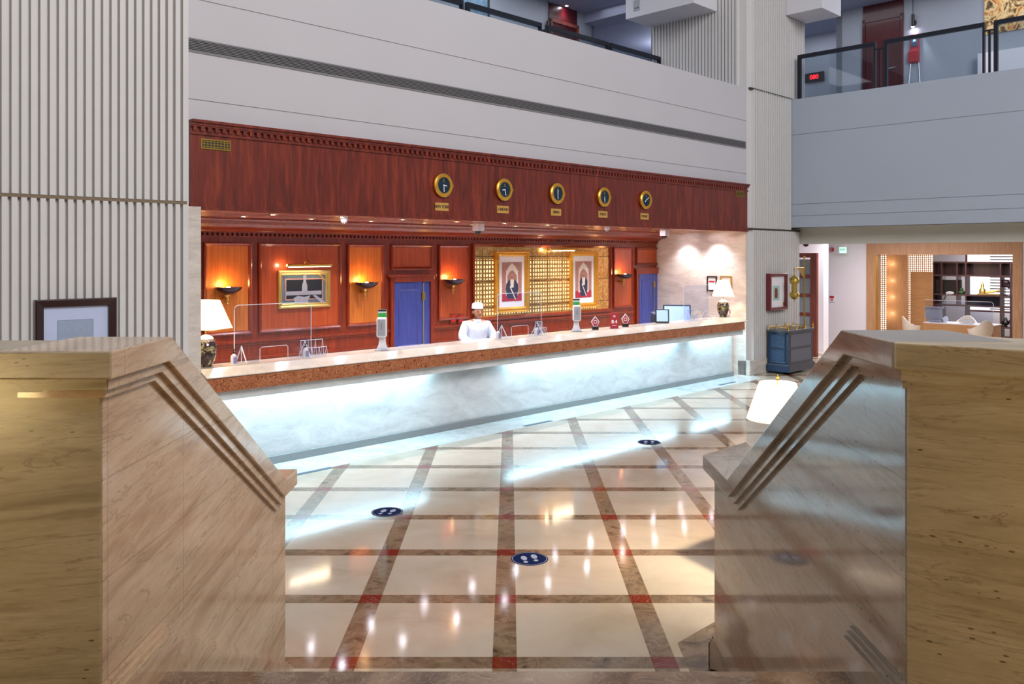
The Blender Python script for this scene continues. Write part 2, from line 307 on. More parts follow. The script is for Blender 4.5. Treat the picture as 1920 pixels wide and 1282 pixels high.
# ---------------------------------------------------------------- mesh builder
class MB:
    def __init__(s): s.v = []; s.f = []; s.mi = []; s.cur = 0
    def add(s, vs, fs):
        b = len(s.v); s.v += [tuple(p) for p in vs]; s.f += [tuple(i+b for i in f) for f in fs]; s.mi += [s.cur]*len(fs); return s
    def box(s, x0, x1, y0, y1, z0, z1):
        vs = [(x, y, z) for z in (z0, z1) for y in (y0, y1) for x in (x0, x1)]
        return s.add(vs, [(0, 2, 3, 1), (4, 5, 7, 6), (0, 1, 5, 4), (2, 6, 7, 3), (0, 4, 6, 2), (1, 3, 7, 5)])
    def prism(s, poly, a, b, axis='z'):
        n = len(poly)
        def P(p, t): return {'z': (p[0], p[1], t), 'x': (t, p[0], p[1]), 'y': (p[0], t, p[1])}[axis]
        vs = [P(p, a) for p in poly]+[P(p, b) for p in poly]
        return s.add(vs, [tuple(range(n))[::-1], tuple(range(n, 2*n))]+[(i, (i+1) % n, n+(i+1) % n, n+i) for i in range(n)])
    def lathe(s, prof, n=24, c=(0, 0, 0), axis='z', arc=2*PI, a0=0.0, sx=1, sy=1, cap=True):
        k = len(prof); full = arc > 6.28; m = n if full else n+1; vs = []
        for i in range(m):
            a = a0+arc*i/n
            for r, h in prof:
                p = (r*math.cos(a)*sx, r*math.sin(a)*sy, h)
                if axis == 'y': p = (p[0], p[2], p[1])
                if axis == 'x': p = (p[2], p[0], p[1])
                vs.append((c[0]+p[0], c[1]+p[1], c[2]+p[2]))
        fs = []
        for i in range(n):
            j = (i+1) % m
            for q in range(k-1): fs.append((i*k+q, j*k+q, j*k+q+1, i*k+q+1))
        if full and cap:
            if prof[0][0] > 1e-6: fs.append(tuple(i*k for i in range(m))[::-1])
            if prof[-1][0] > 1e-6: fs.append(tuple(i*k+k-1 for i in range(m)))
        return s.add(vs, fs)
    def ball(s, c, r, n=16, sz=(1, 1, 1)):
        pr = [(max(1e-4, math.sin(PI*i/10)), -math.cos(PI*i/10)) for i in range(11)]
        vs0 = len(s.v); s.lathe(pr, n)
        for i in range(vs0, len(s.v)):
            p = s.v[i]; s.v[i] = (c[0]+p[0]*r*sz[0], c[1]+p[1]*r*sz[1], c[2]+p[2]*r*sz[2])
        return s
    def tube(s, pts, r, n=8, closed=False):
        pts = [Vector(p) for p in pts]; m = len(pts); vs = []
        for i, p in enumerate(pts):
            a = pts[(i-1) % m] if closed or i > 0 else p; b = pts[(i+1) % m] if closed or i < m-1 else p
            d = (b-a).normalized(); up = Vector((0, 0, 1)) if abs(d.z) < 0.95 else Vector((1, 0, 0))
            e = d.cross(up).normalized(); g = e.cross(d); rr = r[i] if isinstance(r, (list, tuple)) else r
            for k in range(n): vs.append(tuple(p+(e*math.cos(2*PI*k/n)+g*math.sin(2*PI*k/n))*rr))
        fs = []
        for i in range(m if closed else m-1):
            j = (i+1) % m
            for k in range(n): fs.append((i*n+k, i*n+(k+1) % n, j*n+(k+1) % n, j*n+k))
        if not closed: fs += [tuple(range(n))[::-1], tuple(range((m-1)*n, m*n))]
        return s.add(vs, fs)
    def ring(s, x0, x1, z0, z1, y, prof, ycap=None):
        # picture-frame moulding round a rectangle in the x-z plane; prof = [(inset, depth)], depth is towards -y
        vs = []; k = len(prof)
        for cx, cz, sx, sz in ((x0, z0, 1, 1), (x1, z0, -1, 1), (x1, z1, -1, -1), (x0, z1, 1, -1)):
            for ins, d in prof: vs.append((cx+sx*ins, y-d, cz+sz*ins))
        fs = []
        for i in range(4):
            j = (i+1) % 4
            for q in range(k-1): fs.append((i*k+q, j*k+q, j*k+q+1, i*k+q+1))
        return s.add(vs, fs)
    def xf(s, fn): s.v = [fn(*p) for p in s.v]; return s
    def uv(s): return s.xf(lambda u, v, z: UV(u, v, z))
    def build(s, name, mats, parent=None, smooth=False, bevel=0.0, kind=None, loc=None, seg=2):
        me = bpy.data.meshes.new(name); me.from_pydata(s.v, [], s.f); me.update()
        bm = bmesh.new(); bm.from_mesh(me); bmesh.ops.recalc_face_normals(bm, faces=bm.faces[:])
        bm.to_mesh(me); bm.free()
        for m in (mats if isinstance(mats, (list, tuple)) else [mats]): me.materials.append(M[m] if isinstance(m, str) else m)
        for p, i in zip(me.polygons, s.mi): p.material_index = i
        if smooth: 
            for p in me.polygons: p.use_smooth = True
            me.set_sharp_from_angle(angle=math.radians(38))
        o = bpy.data.objects.new(name, me); COL.objects.link(o)
        if parent: o.parent = parent
        if loc: o.location = loc
        if kind: o['kind'] = kind
        if bevel > 0:
            b = o.modifiers.new('bevel', 'BEVEL'); b.width = bevel; b.segments = seg; b.limit_method = 'ANGLE'; b.angle_limit = math.radians(40)
        return o
def thing(name, label, cat, loc=(0, 0, 0), rz=0.0, group=None):
    o = bpy.data.objects.new(name, None); COL.objects.link(o); o.location = loc; o.rotation_euler = (0, 0, rz)
    o.empty_display_size = 0.1; o['label'] = label; o['category'] = cat
    if group: o['group'] = group
    return o
def tag(o, label, cat, group=None):
    o['label'] = label; o['category'] = cat
    if group: o['group'] = group
    return o
def copy_tree(root, loc, rz=None, label=None):
    r = root.copy(); COL.objects.link(r); r.location = loc
    if rz is not None: r.rotation_euler = (0, 0, rz)
    if label: r['label'] = label
    for ch in list(root.children):
        c = ch.copy(); COL.objects.link(c); c.parent = r
        for g in ch.children:
            d = g.copy(); COL.objects.link(d); d.parent = c
    return r
def text(body, size, mat, parent, loc, rot=(PI/2, 0, 0), name='lettering', ext=0.002, sx=1.0):
    c = bpy.data.curves.new(name, 'FONT'); c.body = body; c.size = size; c.extrude = ext; c.offset = size*0.02; c.align_x = 'CENTER'; c.align_y = 'CENTER'
    tmp = bpy.data.objects.new(name, c); me = bpy.data.meshes.new_from_object(tmp); me.materials.clear(); me.materials.append(M[mat])
    bpy.data.objects.remove(tmp); o = bpy.data.objects.new(name, me); COL.objects.link(o)
    o.parent = parent; o.location = loc; o.rotation_euler = rot; o.scale = (sx, 1, 1); return o
A45 = PI/4     # local x = along the desk, local y = into the desk wall
AR = -PI/4     # for things on the right-hand walls: local y = into that wall
S = 'structure'

# ---------------------------------------------------------------- floor and stair
MB().prism([(-14, -6), (34, -6), (34, 36), (-14, 36)], -0.2, 0).build('floor', 'floor', kind=S)
ln_ = MB()
ln_.box(-1.32, 1.30, 2.3, 3.12, 0.965, 1.015)
ln_.box(-4.5, 4.5, -5, 2.3, 0.965, 1.015)
ln_.build('floor_landing', 'landing', kind=S, bevel=0.006)
st = MB()
for i in range(5):
    y0, z1 = 3.09+0.3*i, 1.015-0.169*(i+1)
    st.box(-1.30, 1.26, y0, y0+0.34, z1-0.04, z1); st.box(-1.30, 1.26, y0, y0+0.02, z1, z1+0.13)
    st.box(-1.30, 1.26, y0+0.03, y0+0.3, 0, z1-0.04)
st.build('floor_stair_steps', 'landing', kind=S)

def offset_x(x, d): return x+d if x > 0 else x-d
def stair_wall(side):
    L = side < 0
    xi, xo = (-1.29, -1.53) if L else (1.26, 1.52)        # inner and outer body faces
    ci, co = (-1.235, -1.585) if L else (1.20, 1.58)      # inner and outer cap faces
    zt = 2.245 if L else 2.272; y0 = 3.10 if L else 3.075; ys, ze = 4.69, 1.303
    ye = 4.93 if L else 5.28; mat_ = 'stair_l_lit' if L else 'stair_r_shaded'; th = 0.088
    yb = ye-0.055
    # body
    yf = 2.684 if L else 2.70
    body = MB().prism([(yf, 0), (yb, 0), (yb, ze-th-0.01), (ys+0.02, ze-th-0.01), (y0-0.01, zt-th-0.01), (yf, zt-th-0.01)], min(xi, xo), max(xi, xo), 'x')
    if not L:
        body.prism([(xi, yb), (xo, yb+xo-xi), (xo, yb)], 0, ze-th-0.01)
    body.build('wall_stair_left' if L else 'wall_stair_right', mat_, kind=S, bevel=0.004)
    # coping
    cap = MB(); a, b = min(ci, co), max(ci, co)
    yc = 2.629 if L else 2.66
    cap.prism([(yc, zt), (y0, zt), (ys, ze), (ye, ze), (ye, ze-th), (ys-0.02, ze-th), (y0-0.02, zt-th), (yc, zt-th)], a, b, 'x')
    if not L: cap.prism([(ci, ye), (co, ye+co-ci), (co, ye)], ze-th, ze)
    cap.build('trim_stair_left' if L else 'trim_stair_right', mat_, kind=S, bevel=0.005)
    # stepped mouldings under the coping
    mo = MB()
    for k, (d, h0, h1) in enumerate(((0.036, th, th+0.034), (0.018, th+0.034, th+0.062))):
        xa, xb = (xi+d, xo-d) if L else (xi-d, xo+d); xa, xb = min(xa, xb), max(xa, xb)
        yy = yb+d-0.0
        ym = yf-d
        mo.prism([(ym, zt-h0+0.003), (y0-0.02-0.02*k, zt-h0+0.003), (ys-0.02-0.02*k, ze-h0+0.003), (ye-0.20+0.1*(0 if L else 1)*0, ze-h0+0.003), (ye-0.20, ze-h1), (ys-0.04-0.02*k, ze-h1), (y0-0.04-0.02*k, zt-h1), (ym, zt-h1)], xa, xb, 'x')
    mo.build('trim_moulding_left' if L else 'trim_moulding_right', mat_, kind=S)
    # stepped skirting that follows landing and stair
    sk = MB()
    for d, t in ((0.034, 0.0), (0.024, 0.018), (0.012, 0.036)):
        xa, xb = (xi-0.01, xi+d) if L else (xi-d, xi+0.01)
        ztp, zep = 1.145+t, 0.165+t
        yq = yb+(d if L else d*0.0)
        ym = yf-d
        sk.prism([(ym, 0.9), (3.05, 0.9), (3.12, 0.9), (yq, 0), (yq, zep), (3.12, ztp), (ym, ztp)], xa, xb, 'x')
        if not L:
            q = d*1.2
            sk.prism([(xi-d, yb-0.02), (xi-d, yb+0.01), (xo+0.02, yb+xo-xi+0.04+q), (xo+0.02, yb+xo-xi), (xi, yb-0.02)], 0, zep)
    sk.build('baseboard_left' if L else 'baseboard_right', mat_, kind=S)
stair_wall(-1); stair_wall(1)
# landing parapets beside the stair
def parapet(side):
    L = side < 0; zt = 2.245 if L else 2.272; th = 0.088
    if L:
        top = [(-1.238, 2.625), (-1.238, 2.99), (-3.6, 3.0), (-3.6, 2.60)]
        corner = [(-1.235, 2.90), (-1.235, 3.02), (-1.585, 3.17), (-1.585, 2.99)]
        def body(d): return [(-1.293+d, 2.68-d), (-1.293+d, 2.95), (-3.6, 2.95), (-3.6, 2.655-d)]
    else:
        m = 0.8; L2 = 1.5; k = 0.38
        top = [(1.203, 2.652), (1.203+L2, 2.654-m*L2), (1.565+L2, 2.865-0.95*L2+0.2), (1.58, 2.865), (1.577, 3.03), (1.203, 3.03)]
        corner = None
        def body(d): return [(1.263-d, 2.69-d*0.8), (1.263+L2, 2.69-m*L2-d), (1.50+L2, 2.82-0.95*L2+0.2), (1.52, 2.80), (1.517, 3.0), (1.263-d, 3.0)]
    zb = 0.0
    MB().prism(body(0), zb, zt-th-0.002).build('wall_parapet_left' if L else 'wall_parapet_right', 'pier', kind=S, bevel=0.004)
    c = MB(); c.prism(top, zt-th+0.002, zt-0.002)
    c.build('trim_parapet_left' if L else 'trim_parapet_right', 'pier', kind=S, bevel=0.005)
    mo = MB(); mo.prism(body(0.036), zt-th-0.034, zt-th+0.002); mo.prism(body(0.012), zt-th-0.045, zt-th-0.03)
    mo.build('trim_neck_left' if L else 'trim_neck_right', 'pier', kind=S)
    sk = MB()
    for d, t in ((0.034, 0.0), (0.024, 0.018), (0.012, 0.036)): sk.prism(body(d), 0.9, 1.143+t)
    sk.build('baseboard_parapet_left' if L else 'baseboard_parapet_right', 'pier', kind=S)
parapet(-1); parapet(1)

# low ceiling and rear wall of the landing behind the camera
MB().box(-14, 14, -5.3, -5.0, 0, 9).build('wall_rear', plain('warm_rear_wall', '#A08F7A', 0.8), kind=S)
MB().box(-14, 14, -5.0, 1.2, 4.4, 4.7).build('ceiling_landing', plain('landing_soffit', '#A89C8C', 0.8), kind=S)

# ---------------------------------------------------------------- ribbed walls
def ribs(mb, a0, a1, b, z0, z1, axis, pitch=0.0828, wd=0.05, dp=0.06, out=-1):
    # ribs along 'u' (axis='u', face at v=b) or along v (axis='v', face at u=b)
    n = int((a1-a0)/pitch)
    for i in range(n):
        c = a1-pitch*(i+0.5)
        q = [(c-wd/2, b+out*dp), (c+wd/2, b+out*dp), (c+wd/2+0.004, b+0.005), (c-wd/2-0.004, b+0.005)]
        if axis == 'v': q = [(p[1], p[0]) for p in q]
        mb.prism(q, z0, z1)
# left ribbed wall
VL = 9.06
g = MB(); g.box(-1.5, 4.08, VL, VL+0.5, 0, 13)
ribs(g, -1.4, 4.06, VL, 0, 3.10, 'u'); ribs(g, -1.4, 4.06, VL, 3.135, 13, 'u')
g.uv().build('wall_left', 'ribs', kind=S)
g = MB(); g.box(-1.4, 4.04, VL-0.052, VL-0.001, 3.10, 3.135); g.uv().build('trim_wall_left', 'brown_gap', kind=S)
g = MB(); g.box(4.05, 4.25, 9.12, 9.22, 0, 3.09); g.box(4.05, 4.12, 9.22, 11.6, 0, 3.09); g.uv().build('wall_recess_left', 'side_marble', kind=S)
# column at the right end of the desk
VC = 9.20
g = MB()
g.box(16.32, 18.66, VC, 11.66, 0, 3.12); g.box(16.32, 18.25, VC, 11.66, 3.12, 6.12); g.box(16.32, 18.93, VC, 11.66, 6.12, 13)
ribs(g, 16.45, 18.64, VC, 0.32, 3.10, 'u', wd=0.036); ribs(g, 16.45, 18.24, VC, 3.14, 6.12, 'u', wd=0.036); ribs(g, 16.45, 18.90, VC, 6.14, 13, 'u', wd=0.036)
ribs(g, 9.3, 11.6, 16.32, 6.12, 13, 'v', wd=0.05)
ribs(g, 9.25, 11.2, 18.93, 6.14, 13, 'v', out=1)
g.uv().build('wall_column', 'ribs', kind=S)
g = MB(); g.box(16.30, 18.70, VC-0.09, VC+0.2, 0, 0.32); g.box(18.6, 18.72, VC-0.09, 11, 0, 0.32)
g.uv().build('baseboard_column', 'side_marble', kind=S, bevel=0.01)
g = MB(); g.box(16.34, 18.68, VC-0.052, VC, 3.10, 3.14); g.box(16.40, 18.25, VC-0.052, VC, 6.10, 6.14)
g.uv().build('trim_column', 'gap', kind=S)
g = MB(); g.box(16.30, 16.318, VC+0.0, 11.6, 0, 3.10); g.uv().build('wall_recess_right', 'side_marble', kind=S)

# ---------------------------------------------------------------- fascia above the desk
VF = 9.2
g = MB()
for z0, z1 in ((4.05, 4.285), (4.297, 5.41), (5.422, 6.12)): g.box(4.07, 16.32, VF, VF+0.35, z0, z1)
g.box(4.07, 16.32, VF+0.012, VF+0.35, 3.12, 6.1); g.box(4.08, 16.31, VF+0.36, 14.2, 5.95, 6.10)
g.uv().build('wall_fascia', 'paint', kind=S)
g = MB()
js = [4.15]+[Uo(x, VF) for x in (543, 696.7, 828, 942, 1042, 1130, 1208, 1280, 1342)]+[16.31]
for a, b in zip(js, js[1:]): g.box(a+0.002, b-0.002, VF-0.03, VF+0.011, 3.10, 4.04)
g.uv().build('wall_wood_band', 'band', kind=S, bevel=0.002)
g = MB()
g.box(4.15, 16.31, VF-0.10, VF+0.012, 4.03, 4.06); g.box(4.15, 16.31, VF-0.075, VF, 4.00, 4.03); g.box(4.15, 16.31, VF-0.05, VF, 3.90, 3.935)
g.box(4.15, 16.31, VF-0.065, VF, 3.985, 4.0)
for i in range(int(12.1/0.085)): g.box(4.17+i*0.085, 4.17+i*0.085+0.045, VF-0.068, VF-0.03, 3.935, 3.985)
g.box(4.15, 16.31, VF-0.05, VF+0.02, 3.055, 3.085); g.box(4.15, 16.31, VF-0.04, VF+0.02, 3.085, 3.13)
g.uv().build('trim_wood_band', 'band', kind=S)
g = MB(); g.box(4.1, 16.3, VF+0.0, 11.7, 3.075, 3.115); g.uv().build('ceiling_recess', 'woodceil', kind=S)

# ---------------------------------------------------------------- panelled back wall of the reception
VB = 11.5
UE = Uo(1237, VB)
wb = MB(); wb.box(4.25, UE, VB, VB+0.2, 0, 3.08)
wb.uv(); wall_back = wb.build('wall_back', 'mahog', kind=S)
def zb(px, py): return Zv(px, py, VB)
g = MB()   # cornice and dentils
g.prism([(VB, 2.875), (VB-0.07, 2.875), (VB-0.07, 2.89), (VB-0.09, 2.895), (VB-0.11, 2.91), (VB-0.16, 2.925), (VB-0.22, 2.955), (VB-0.26, 2.995), (VB-0.28, 3.035), (VB-0.30, 3.04), (VB-0.32, 3.06), (VB-0.32, 3.08), (VB, 3.08)], 4.25, UE+0.02, 'x')
for i in range(int((UE-5.2)/0.075)): g.box(5.22+i*0.075, 5.22+i*0.075+0.04, VB-0.055, VB, 2.835, 2.875)
g.box(4.25, UE, VB-0.03, VB, 2.81, 2.835)
g.uv().build('cornice', 'mahog', wall_back)
g = MB()
for d, z0, z1 in ((0.05, 1.27, 1.31), (0.03, 1.24, 1.27), (0.03, 1.02, 1.06)):
    for a, b in ((4.25, 8.62), (9.58, Uo(1190, VB)-0.05)): g.box(a, b, VB-d, VB, z0, z1)
g.uv().build('chair_rail', 'mahog', wall_back, bevel=0.006)
PAN = [(380.5, 470.7, 450.3, 645), (484, 637.7, 451.6, 636), (649.7, 718.6, 455.6, 630.6), (732, 810.5, 458, 506), (821, 878, 457, 614.7), (1148.6, 1185.7, 457.4, 585.5), (1192, 1233.5, 457.7, 496.7)]
ZT = 2.74
for i, (x0, x1, y0, y1) in enumerate(PAN):
    u0, u1 = Uo(x0, VB), Uo(x1, VB); z1 = ZT; z0 = zb((x0+x1)/2, y1) if i in (3, 6) else 1.40
    g = MB(); g.box(u0+0.05, u1-0.05, VB-0.012, VB, z0+0.05, z1-0.05); p = g.uv().build('panel', 'panelw' if i in (0, 2) else 'panelr', wall_back)
    g = MB(); g.ring(u0, u1, z0, z1, VB, [(0, 0), (0.0, 0.035), (0.02, 0.045), (0.04, 0.03), (0.055, 0.012), (0.065, 0.0)])
    g.uv().build('panel_moulding', 'mahog', wall_back, bevel=0.0)
# niche with gold mirror tiles
nu0, nu1, nz0, nz1 = Uo(889, VB), Uo(1141, VB), 1.40, 2.72
g = MB(); g.ring(nu0-0.06, nu1+0.06, nz0-0.06, nz1+0.06, VB, [(0, 0), (0, 0.05), (0.03, 0.06), (0.06, 0.03), (0.075, 0.0)]); g.uv().build('niche_moulding', 'mahog', wall_back)
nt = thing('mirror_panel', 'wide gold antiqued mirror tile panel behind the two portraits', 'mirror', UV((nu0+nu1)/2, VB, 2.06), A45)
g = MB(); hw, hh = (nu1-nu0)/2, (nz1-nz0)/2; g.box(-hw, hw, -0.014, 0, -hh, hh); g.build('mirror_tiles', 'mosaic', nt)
# doors in the back wall
def blue_door(k, xa, xb, xo0, xo1, ytop):
    u0, u1 = Uo(xo0, VB), Uo(xo1, VB); zt = zb((xa+xb)/2, ytop)
    d = thing('door_%d' % k, '', 'door', UV((u0+u1)/2, VB-0.01, 0), A45); del d['label']; del d['category']; d['kind'] = S
    hw = (u1-u0)/2
    g = MB(); g.box(-hw-0.0, -hw+0.07, -0.05, 0, 0, zt+0.08); g.box(hw-0.07, hw, -0.05, 0, 0, zt+0.08); g.box(-hw, hw, -0.05, 0, zt, zt+0.09); g.box(-hw-0.04, hw+0.04, -0.07, 0, zt+0.09, zt+0.13)
    g.build('door_frame', 'mahog', d, bevel=0.004)
    a, b = Uo(xa, VB)-(u0+u1)/2, Uo(xb, VB)-(u0+u1)/2
    g = MB(); g.box(a, b, -0.03, 0, 0.01, zt); g.ring(a+0.08, b-0.08, 1.0, zt-0.12, -0.03, [(0, 0), (0.01, 0.012), (0.03, 0.0)]); g.ring(a+0.08, b-0.08, 0.15, 0.9, -0.03, [(0, 0), (0.01, 0.012), (0.03, 0.0)])
    g.build('door_leaf', 'blue_door', d)
    g = MB(); g.box(b+0.03, hw-0.075, -0.02, -0.004, 0.01, zt); g.build('door_edge', 'blue_door', d)
    g = MB(); g.box(b+0.0, b+0.03, -0.045, -0.004, 0.01, zt-0.02); g.build('door_closing_strip', 'steel', d)
    g = MB()
    for z in (zt-0.25, 0.95): g.box(b-0.02, b+0.045, -0.055, -0.028, z-0.07, z+0.07)
    g.build('hinge', 'brass', d)
blue_door(1, 737, 789, 729.5, 810, 528.5)
blue_door(2, 1196, 1222, 1190.5, 1236.5, 513)

# ---------------------------------------------------------------- reception desk
dk = thing('reception_desk', 'long white marble reception desk with brown crackle marble band and cyan light under the overhang', 'reception desk', UV(10, 9.36, 0), A45)
D = lambda u0, u1, v0, v1, z0, z1, mb: mb.box(u0-10, u1-10, v0-9.36, v1-9.36, z0, z1)
UA, UB_ = 4.26, 16.02
g = MB(); D(UA, 16.1, 9.42, 9.50, 0.0, 1.02, g); dp_ = g.build('front_panel', 'desk_marble', dk)
g = MB(); D(UA, 16.08, 9.36, 9.44, 0.0, 0.095, g); g.build('kick_plate', 'granite', dk, bevel=0.004)
g = MB(); D(UA, 16.0, 9.10, 9.13, 0.90, 1.02, g); g.build('valance', 'desk_marble', dk, bevel=0.003)
g = MB(); D(UA, UB_-0.12, 9.00, 9.06, 1.015, 1.170, g); D(UA, UB_-0.12, 9.06, 9.52, 1.015, 1.05, g); g.build('marble_band', 'crackle', dk, bevel=0.003)
g = MB(); D(UA, UB_-0.11, 9.01, 9.06, 1.170, 1.178, g); g.build('shadow_strip', 'black', dk)
g = MB(); g.prism([(8.995-9.36, 1.176), (8.995-9.36, 1.186), (9.20-9.36, 1.266), (9.56-9.36, 1.266), (9.56-9.36, 1.19), (9.3-9.36, 1.176)], UA-10, UB_-10, 'x')
g.build('countertop', 'top_marble', dk, bevel=0.003)
g = MB(); D(UA, 16.0, 9.50, 10.0, 0.74, 0.78, g); D(UA, 16.0, 9.5, 9.54, 0.0, 1.19, g)
for u in (4.3, 7.2, 10.2, 13.1, 15.9): D(u, u+0.05, 9.54, 9.95, 0, 0.74, g)
g.build('work_surface', 'top_marble', dk)
segs = [(4.35, Uo(800, 9.4)), (Uo(952, 9.4), Uo(1268, 9.4)), (Uo(1298, 9.4), 16.0)]
for a, b in segs:
    g = MB(); D(a, b, 9.31, 9.35, 0.99, 1.005, g); g.build('light_strip', 'led', dk)
    light('AREA', UV((a+b)/2, 9.33, 0.985), 11.5*(b-a), (0.50, 0.84, 1.0), 'desk_strip_light', (b-a, 0.05), (math.radians(4), 0, A45))
for px, py, v in ((580.5, 884.5, 8.72), (1009, 794.5, 8.80), (1363, 717.5, 8.9)):
    t = tt(px); u = Uo(px, v)
    tag(MB().box(-0.3, 0.3, -0.035, 0.035, 0, 0.004).build('floor_grille', 'mat_blue', loc=UV(u, v, 0.0)), 
        {580.5: 'narrow blue-grey grille strip in the floor border near the left stair wall', 1009: 'narrow blue-grey grille strip in the floor border below the middle of the desk', 1363: 'narrow blue-grey grille strip in the floor border before the column'}[px], 'floor grille', 'grille strips in the floor border').rotation_euler = (0, 0, A45)

# ---------------------------------------------------------------- recessed ceiling downlights
ORD = ['first', 'second', 'third', 'fourth', 'fifth', 'sixth', 'seventh', 'eighth', 'ninth', 'tenth', 'last']
def downlight(loc, power, label, grp, first=[None]):
    if first[0] is None:
        t = thing('downlight', label, 'ceiling light', loc, A45, grp)
        MB().lathe([(0.036, 0.0), (0.058, -0.006), (0.06, 0.0)], 20).build('trim_ring', 'pale_gold', t, True)
        MB().lathe([(0.0001, -0.003), (0.036, -0.003)], 16).build('lens', 'spot', t)
        first[0] = t
    else: t = copy_tree(first[0], loc, None, label); t['group'] = grp
    light('SPOT', (loc[0], loc[1], loc[2]-0.015), power, (0.93, 0.92, 1.0), 'downlight_beam', 0.035, (0, 0, 0), spot_size=math.radians(105), spot_blend=0.7)
    return t
for i in range(11):
    u = 5.55+1.045*i
    downlight(UV(u, 9.85, 3.074), 120, 'small round recess downlight, %s from the left in the row nearest the clocks' % ORD[i], 'front row of recess downlights')
for i in range(11):
    u = 5.55+1.045*i
    downlight(UV(u, 10.63, 3.074), 90, 'small round recess downlight, %s from the left in the row nearest the panelling' % ORD[i], 'rear row of recess downlights')

# ---------------------------------------------------------------- sensors and cameras under the recess ceiling
def on_ceiling(px, py, z=3.075):
    Y = (z-H)*F/(CY-py); return ((px-CX)/F*Y, Y, z)
def sensor(px, py, label):
    x, y, z = on_ceiling(px, py); t = thing('smoke_detector', label, 'smoke detector', (x, y, z), A45)
    MB().lathe([(0.055, 0.0), (0.055, -0.03), (0.05, -0.035)], 20).build('base', 'whiteplastic', t, True)
    g = MB().lathe([(0.045, -0.035), (0.045, -0.06), (0.03, -0.08), (0.0001, -0.085)], 20); g.build('sensor_head', 'whiteplastic', t, True)
    g = MB()
    for a in range(8): g.box(0.036*math.cos(a*PI/4)-0.006, 0.036*math.cos(a*PI/4)+0.006, 0.036*math.sin(a*PI/4)-0.006, 0.036*math.sin(a*PI/4)+0.006, -0.078, -0.062)
    g.build('vent_slot', 'slot', t)
sensor(645, 408, 'white smoke detector on the recess ceiling left of the security cameras')
sensor(1138, 425, 'white smoke detector on the recess ceiling between the two security cameras')
def cctv(px, py, label):
    x, y, z = on_ceiling(px, py); t = thing('security_camera', label, 'security camera', (x, y, z), A45)
    MB().box(-0.07, 0.07, -0.07, 0.07, -0.13, 0).build('housing', 'whiteplastic', t, bevel=0.01)
    MB().lathe([(0.055, -0.13), (0.05, -0.155), (0.03, -0.18), (0.0001, -0.188)], 18).build('camera_dome', 'black', t, True)
cctv(897, 418, 'white boxy dome security camera on the recess ceiling above the person')
cctv(1246, 430, 'white boxy dome security camera at the corner above the right blue door')

# ---------------------------------------------------------------- wall sconces
SCN = [(426.5, 538, 53, 'nearest the left vase lamp'), (685.5, 529, 45, 'left of the left blue door'), (850.5, 523.5, 41, 'left of the gold mirror panel'), (1170, 513.6, 29, 'left of the right blue door')]
first = None
for px, py, wd, wh in SCN:
    u = Uo(px, VB-0.15); z = Zv(px, py, VB-0.15)-0.0
    lab = 'dark bronze bowl wall sconce with gold bracket '+wh
    if first is None:
        t = first = thing('wall_sconce', lab, 'wall sconce', UV(u, VB-0.012, z), A45, 'bowl sconces on the panelling')
        MB().lathe([(0.06, -0.10), (0.12, -0.075), (0.17, -0.035), (0.19, 0.0), (0.18, 0.0), (0.16, -0.03), (0.11, -0.065), (0.0001, -0.085)], 24, (0, -0.17, 0), arc=2*PI).build('bowl', 'dark_bronze', t, True)
        MB().lathe([(0.0001, -0.26), (0.012, -0.25), (0.02, -0.235), (0.012, -0.22), (0.03, -0.17), (0.022, -0.15), (0.04, -0.125), (0.065, -0.105), (0.0001, -0.1)], 14, (0, -0.12, 0)).build('bracket', 'brass', t, True)
        MB().box(-0.02, 0.02, -0.13, 0, -0.18, -0.14).build('wall_arm', 'brass', t, bevel=0.004)
        MB().ball((0, -0.17, -0.02), 0.03, 12).build('bulb', 'bulb', t, True)
    else: t = copy_tree(first, UV(u, VB-0.012, z), A45, lab)
    light('POINT', UV(u, VB-0.12, z+0.03), 8, (1.0, 0.50, 0.16), 'sconce_light', 0.05)

# ---------------------------------------------------------------- pictures on the back wall
def frame_thing(name, label, cat, u, v, z, w_, h_, rz, mat_, fw, depth=0.04, prof=None):
    t = thing(name, label, cat, UV(u, v, z), rz); a, b = w_/2, h_/2
    prof = prof or [(0, 0), (0, depth), (fw*0.3, depth*1.1), (fw*0.6, depth*0.7), (fw*0.8, depth*0.85), (fw, depth*0.5), (fw, 0)]
    MB().ring(-a, a, -b, b, 0, prof).build('frame', mat_, t)
    return t
ua, ub = Uo(519, VB), Uo(616, VB); za, zt_ = 1.745, zb(616, 506)
t = frame_thing('dagger_picture', 'gold framed picture of a silver dagger on dark background under a brass picture light', 'picture', (ua+ub)/2, VB-0.013, (za+zt_)/2, ub-ua, zt_-za, A45, 'pale_gold', 0.075)
a, b = (ub-ua)/2, (zt_-za)/2
MB().box(-a+0.06, a-0.06, -0.018, -0.001, -b+0.06, b-0.06).build('mount', 'mat_blue', t)
MB().box(-a+0.125, a-0.125, -0.021, -0.017, -b+0.125, b-0.125).build('border_line', 'rose', t)
pic = MB().box(-a+0.14, a-0.14, -0.024, -0.02, -b+0.14, b-0.14).build('picture_print', 'paint_dark', t)
g = MB(); y0, y1 = -0.028, -0.0245
g.prism([(-0.05, -0.08), (0.05, -0.08), (0.045, 0.06), (0.02, 0.12), (0.035, 0.2), (0.0, 0.24), (-0.03, 0.2), (-0.02, 0.12), (-0.045, 0.06)], y0, y1, 'y')
g.prism([(-0.33, -0.09), (0.3, -0.09), (0.3, -0.03), (-0.33, -0.03)], y0, y1+0.0005, 'y')
g.prism([(-0.2, -0.14), (-0.12, -0.1), (0.0, -0.12), (0.1, -0.1), (0.05, -0.2), (-0.05, -0.24), (-0.17, -0.22)], y0, y1+0.001, 'y')
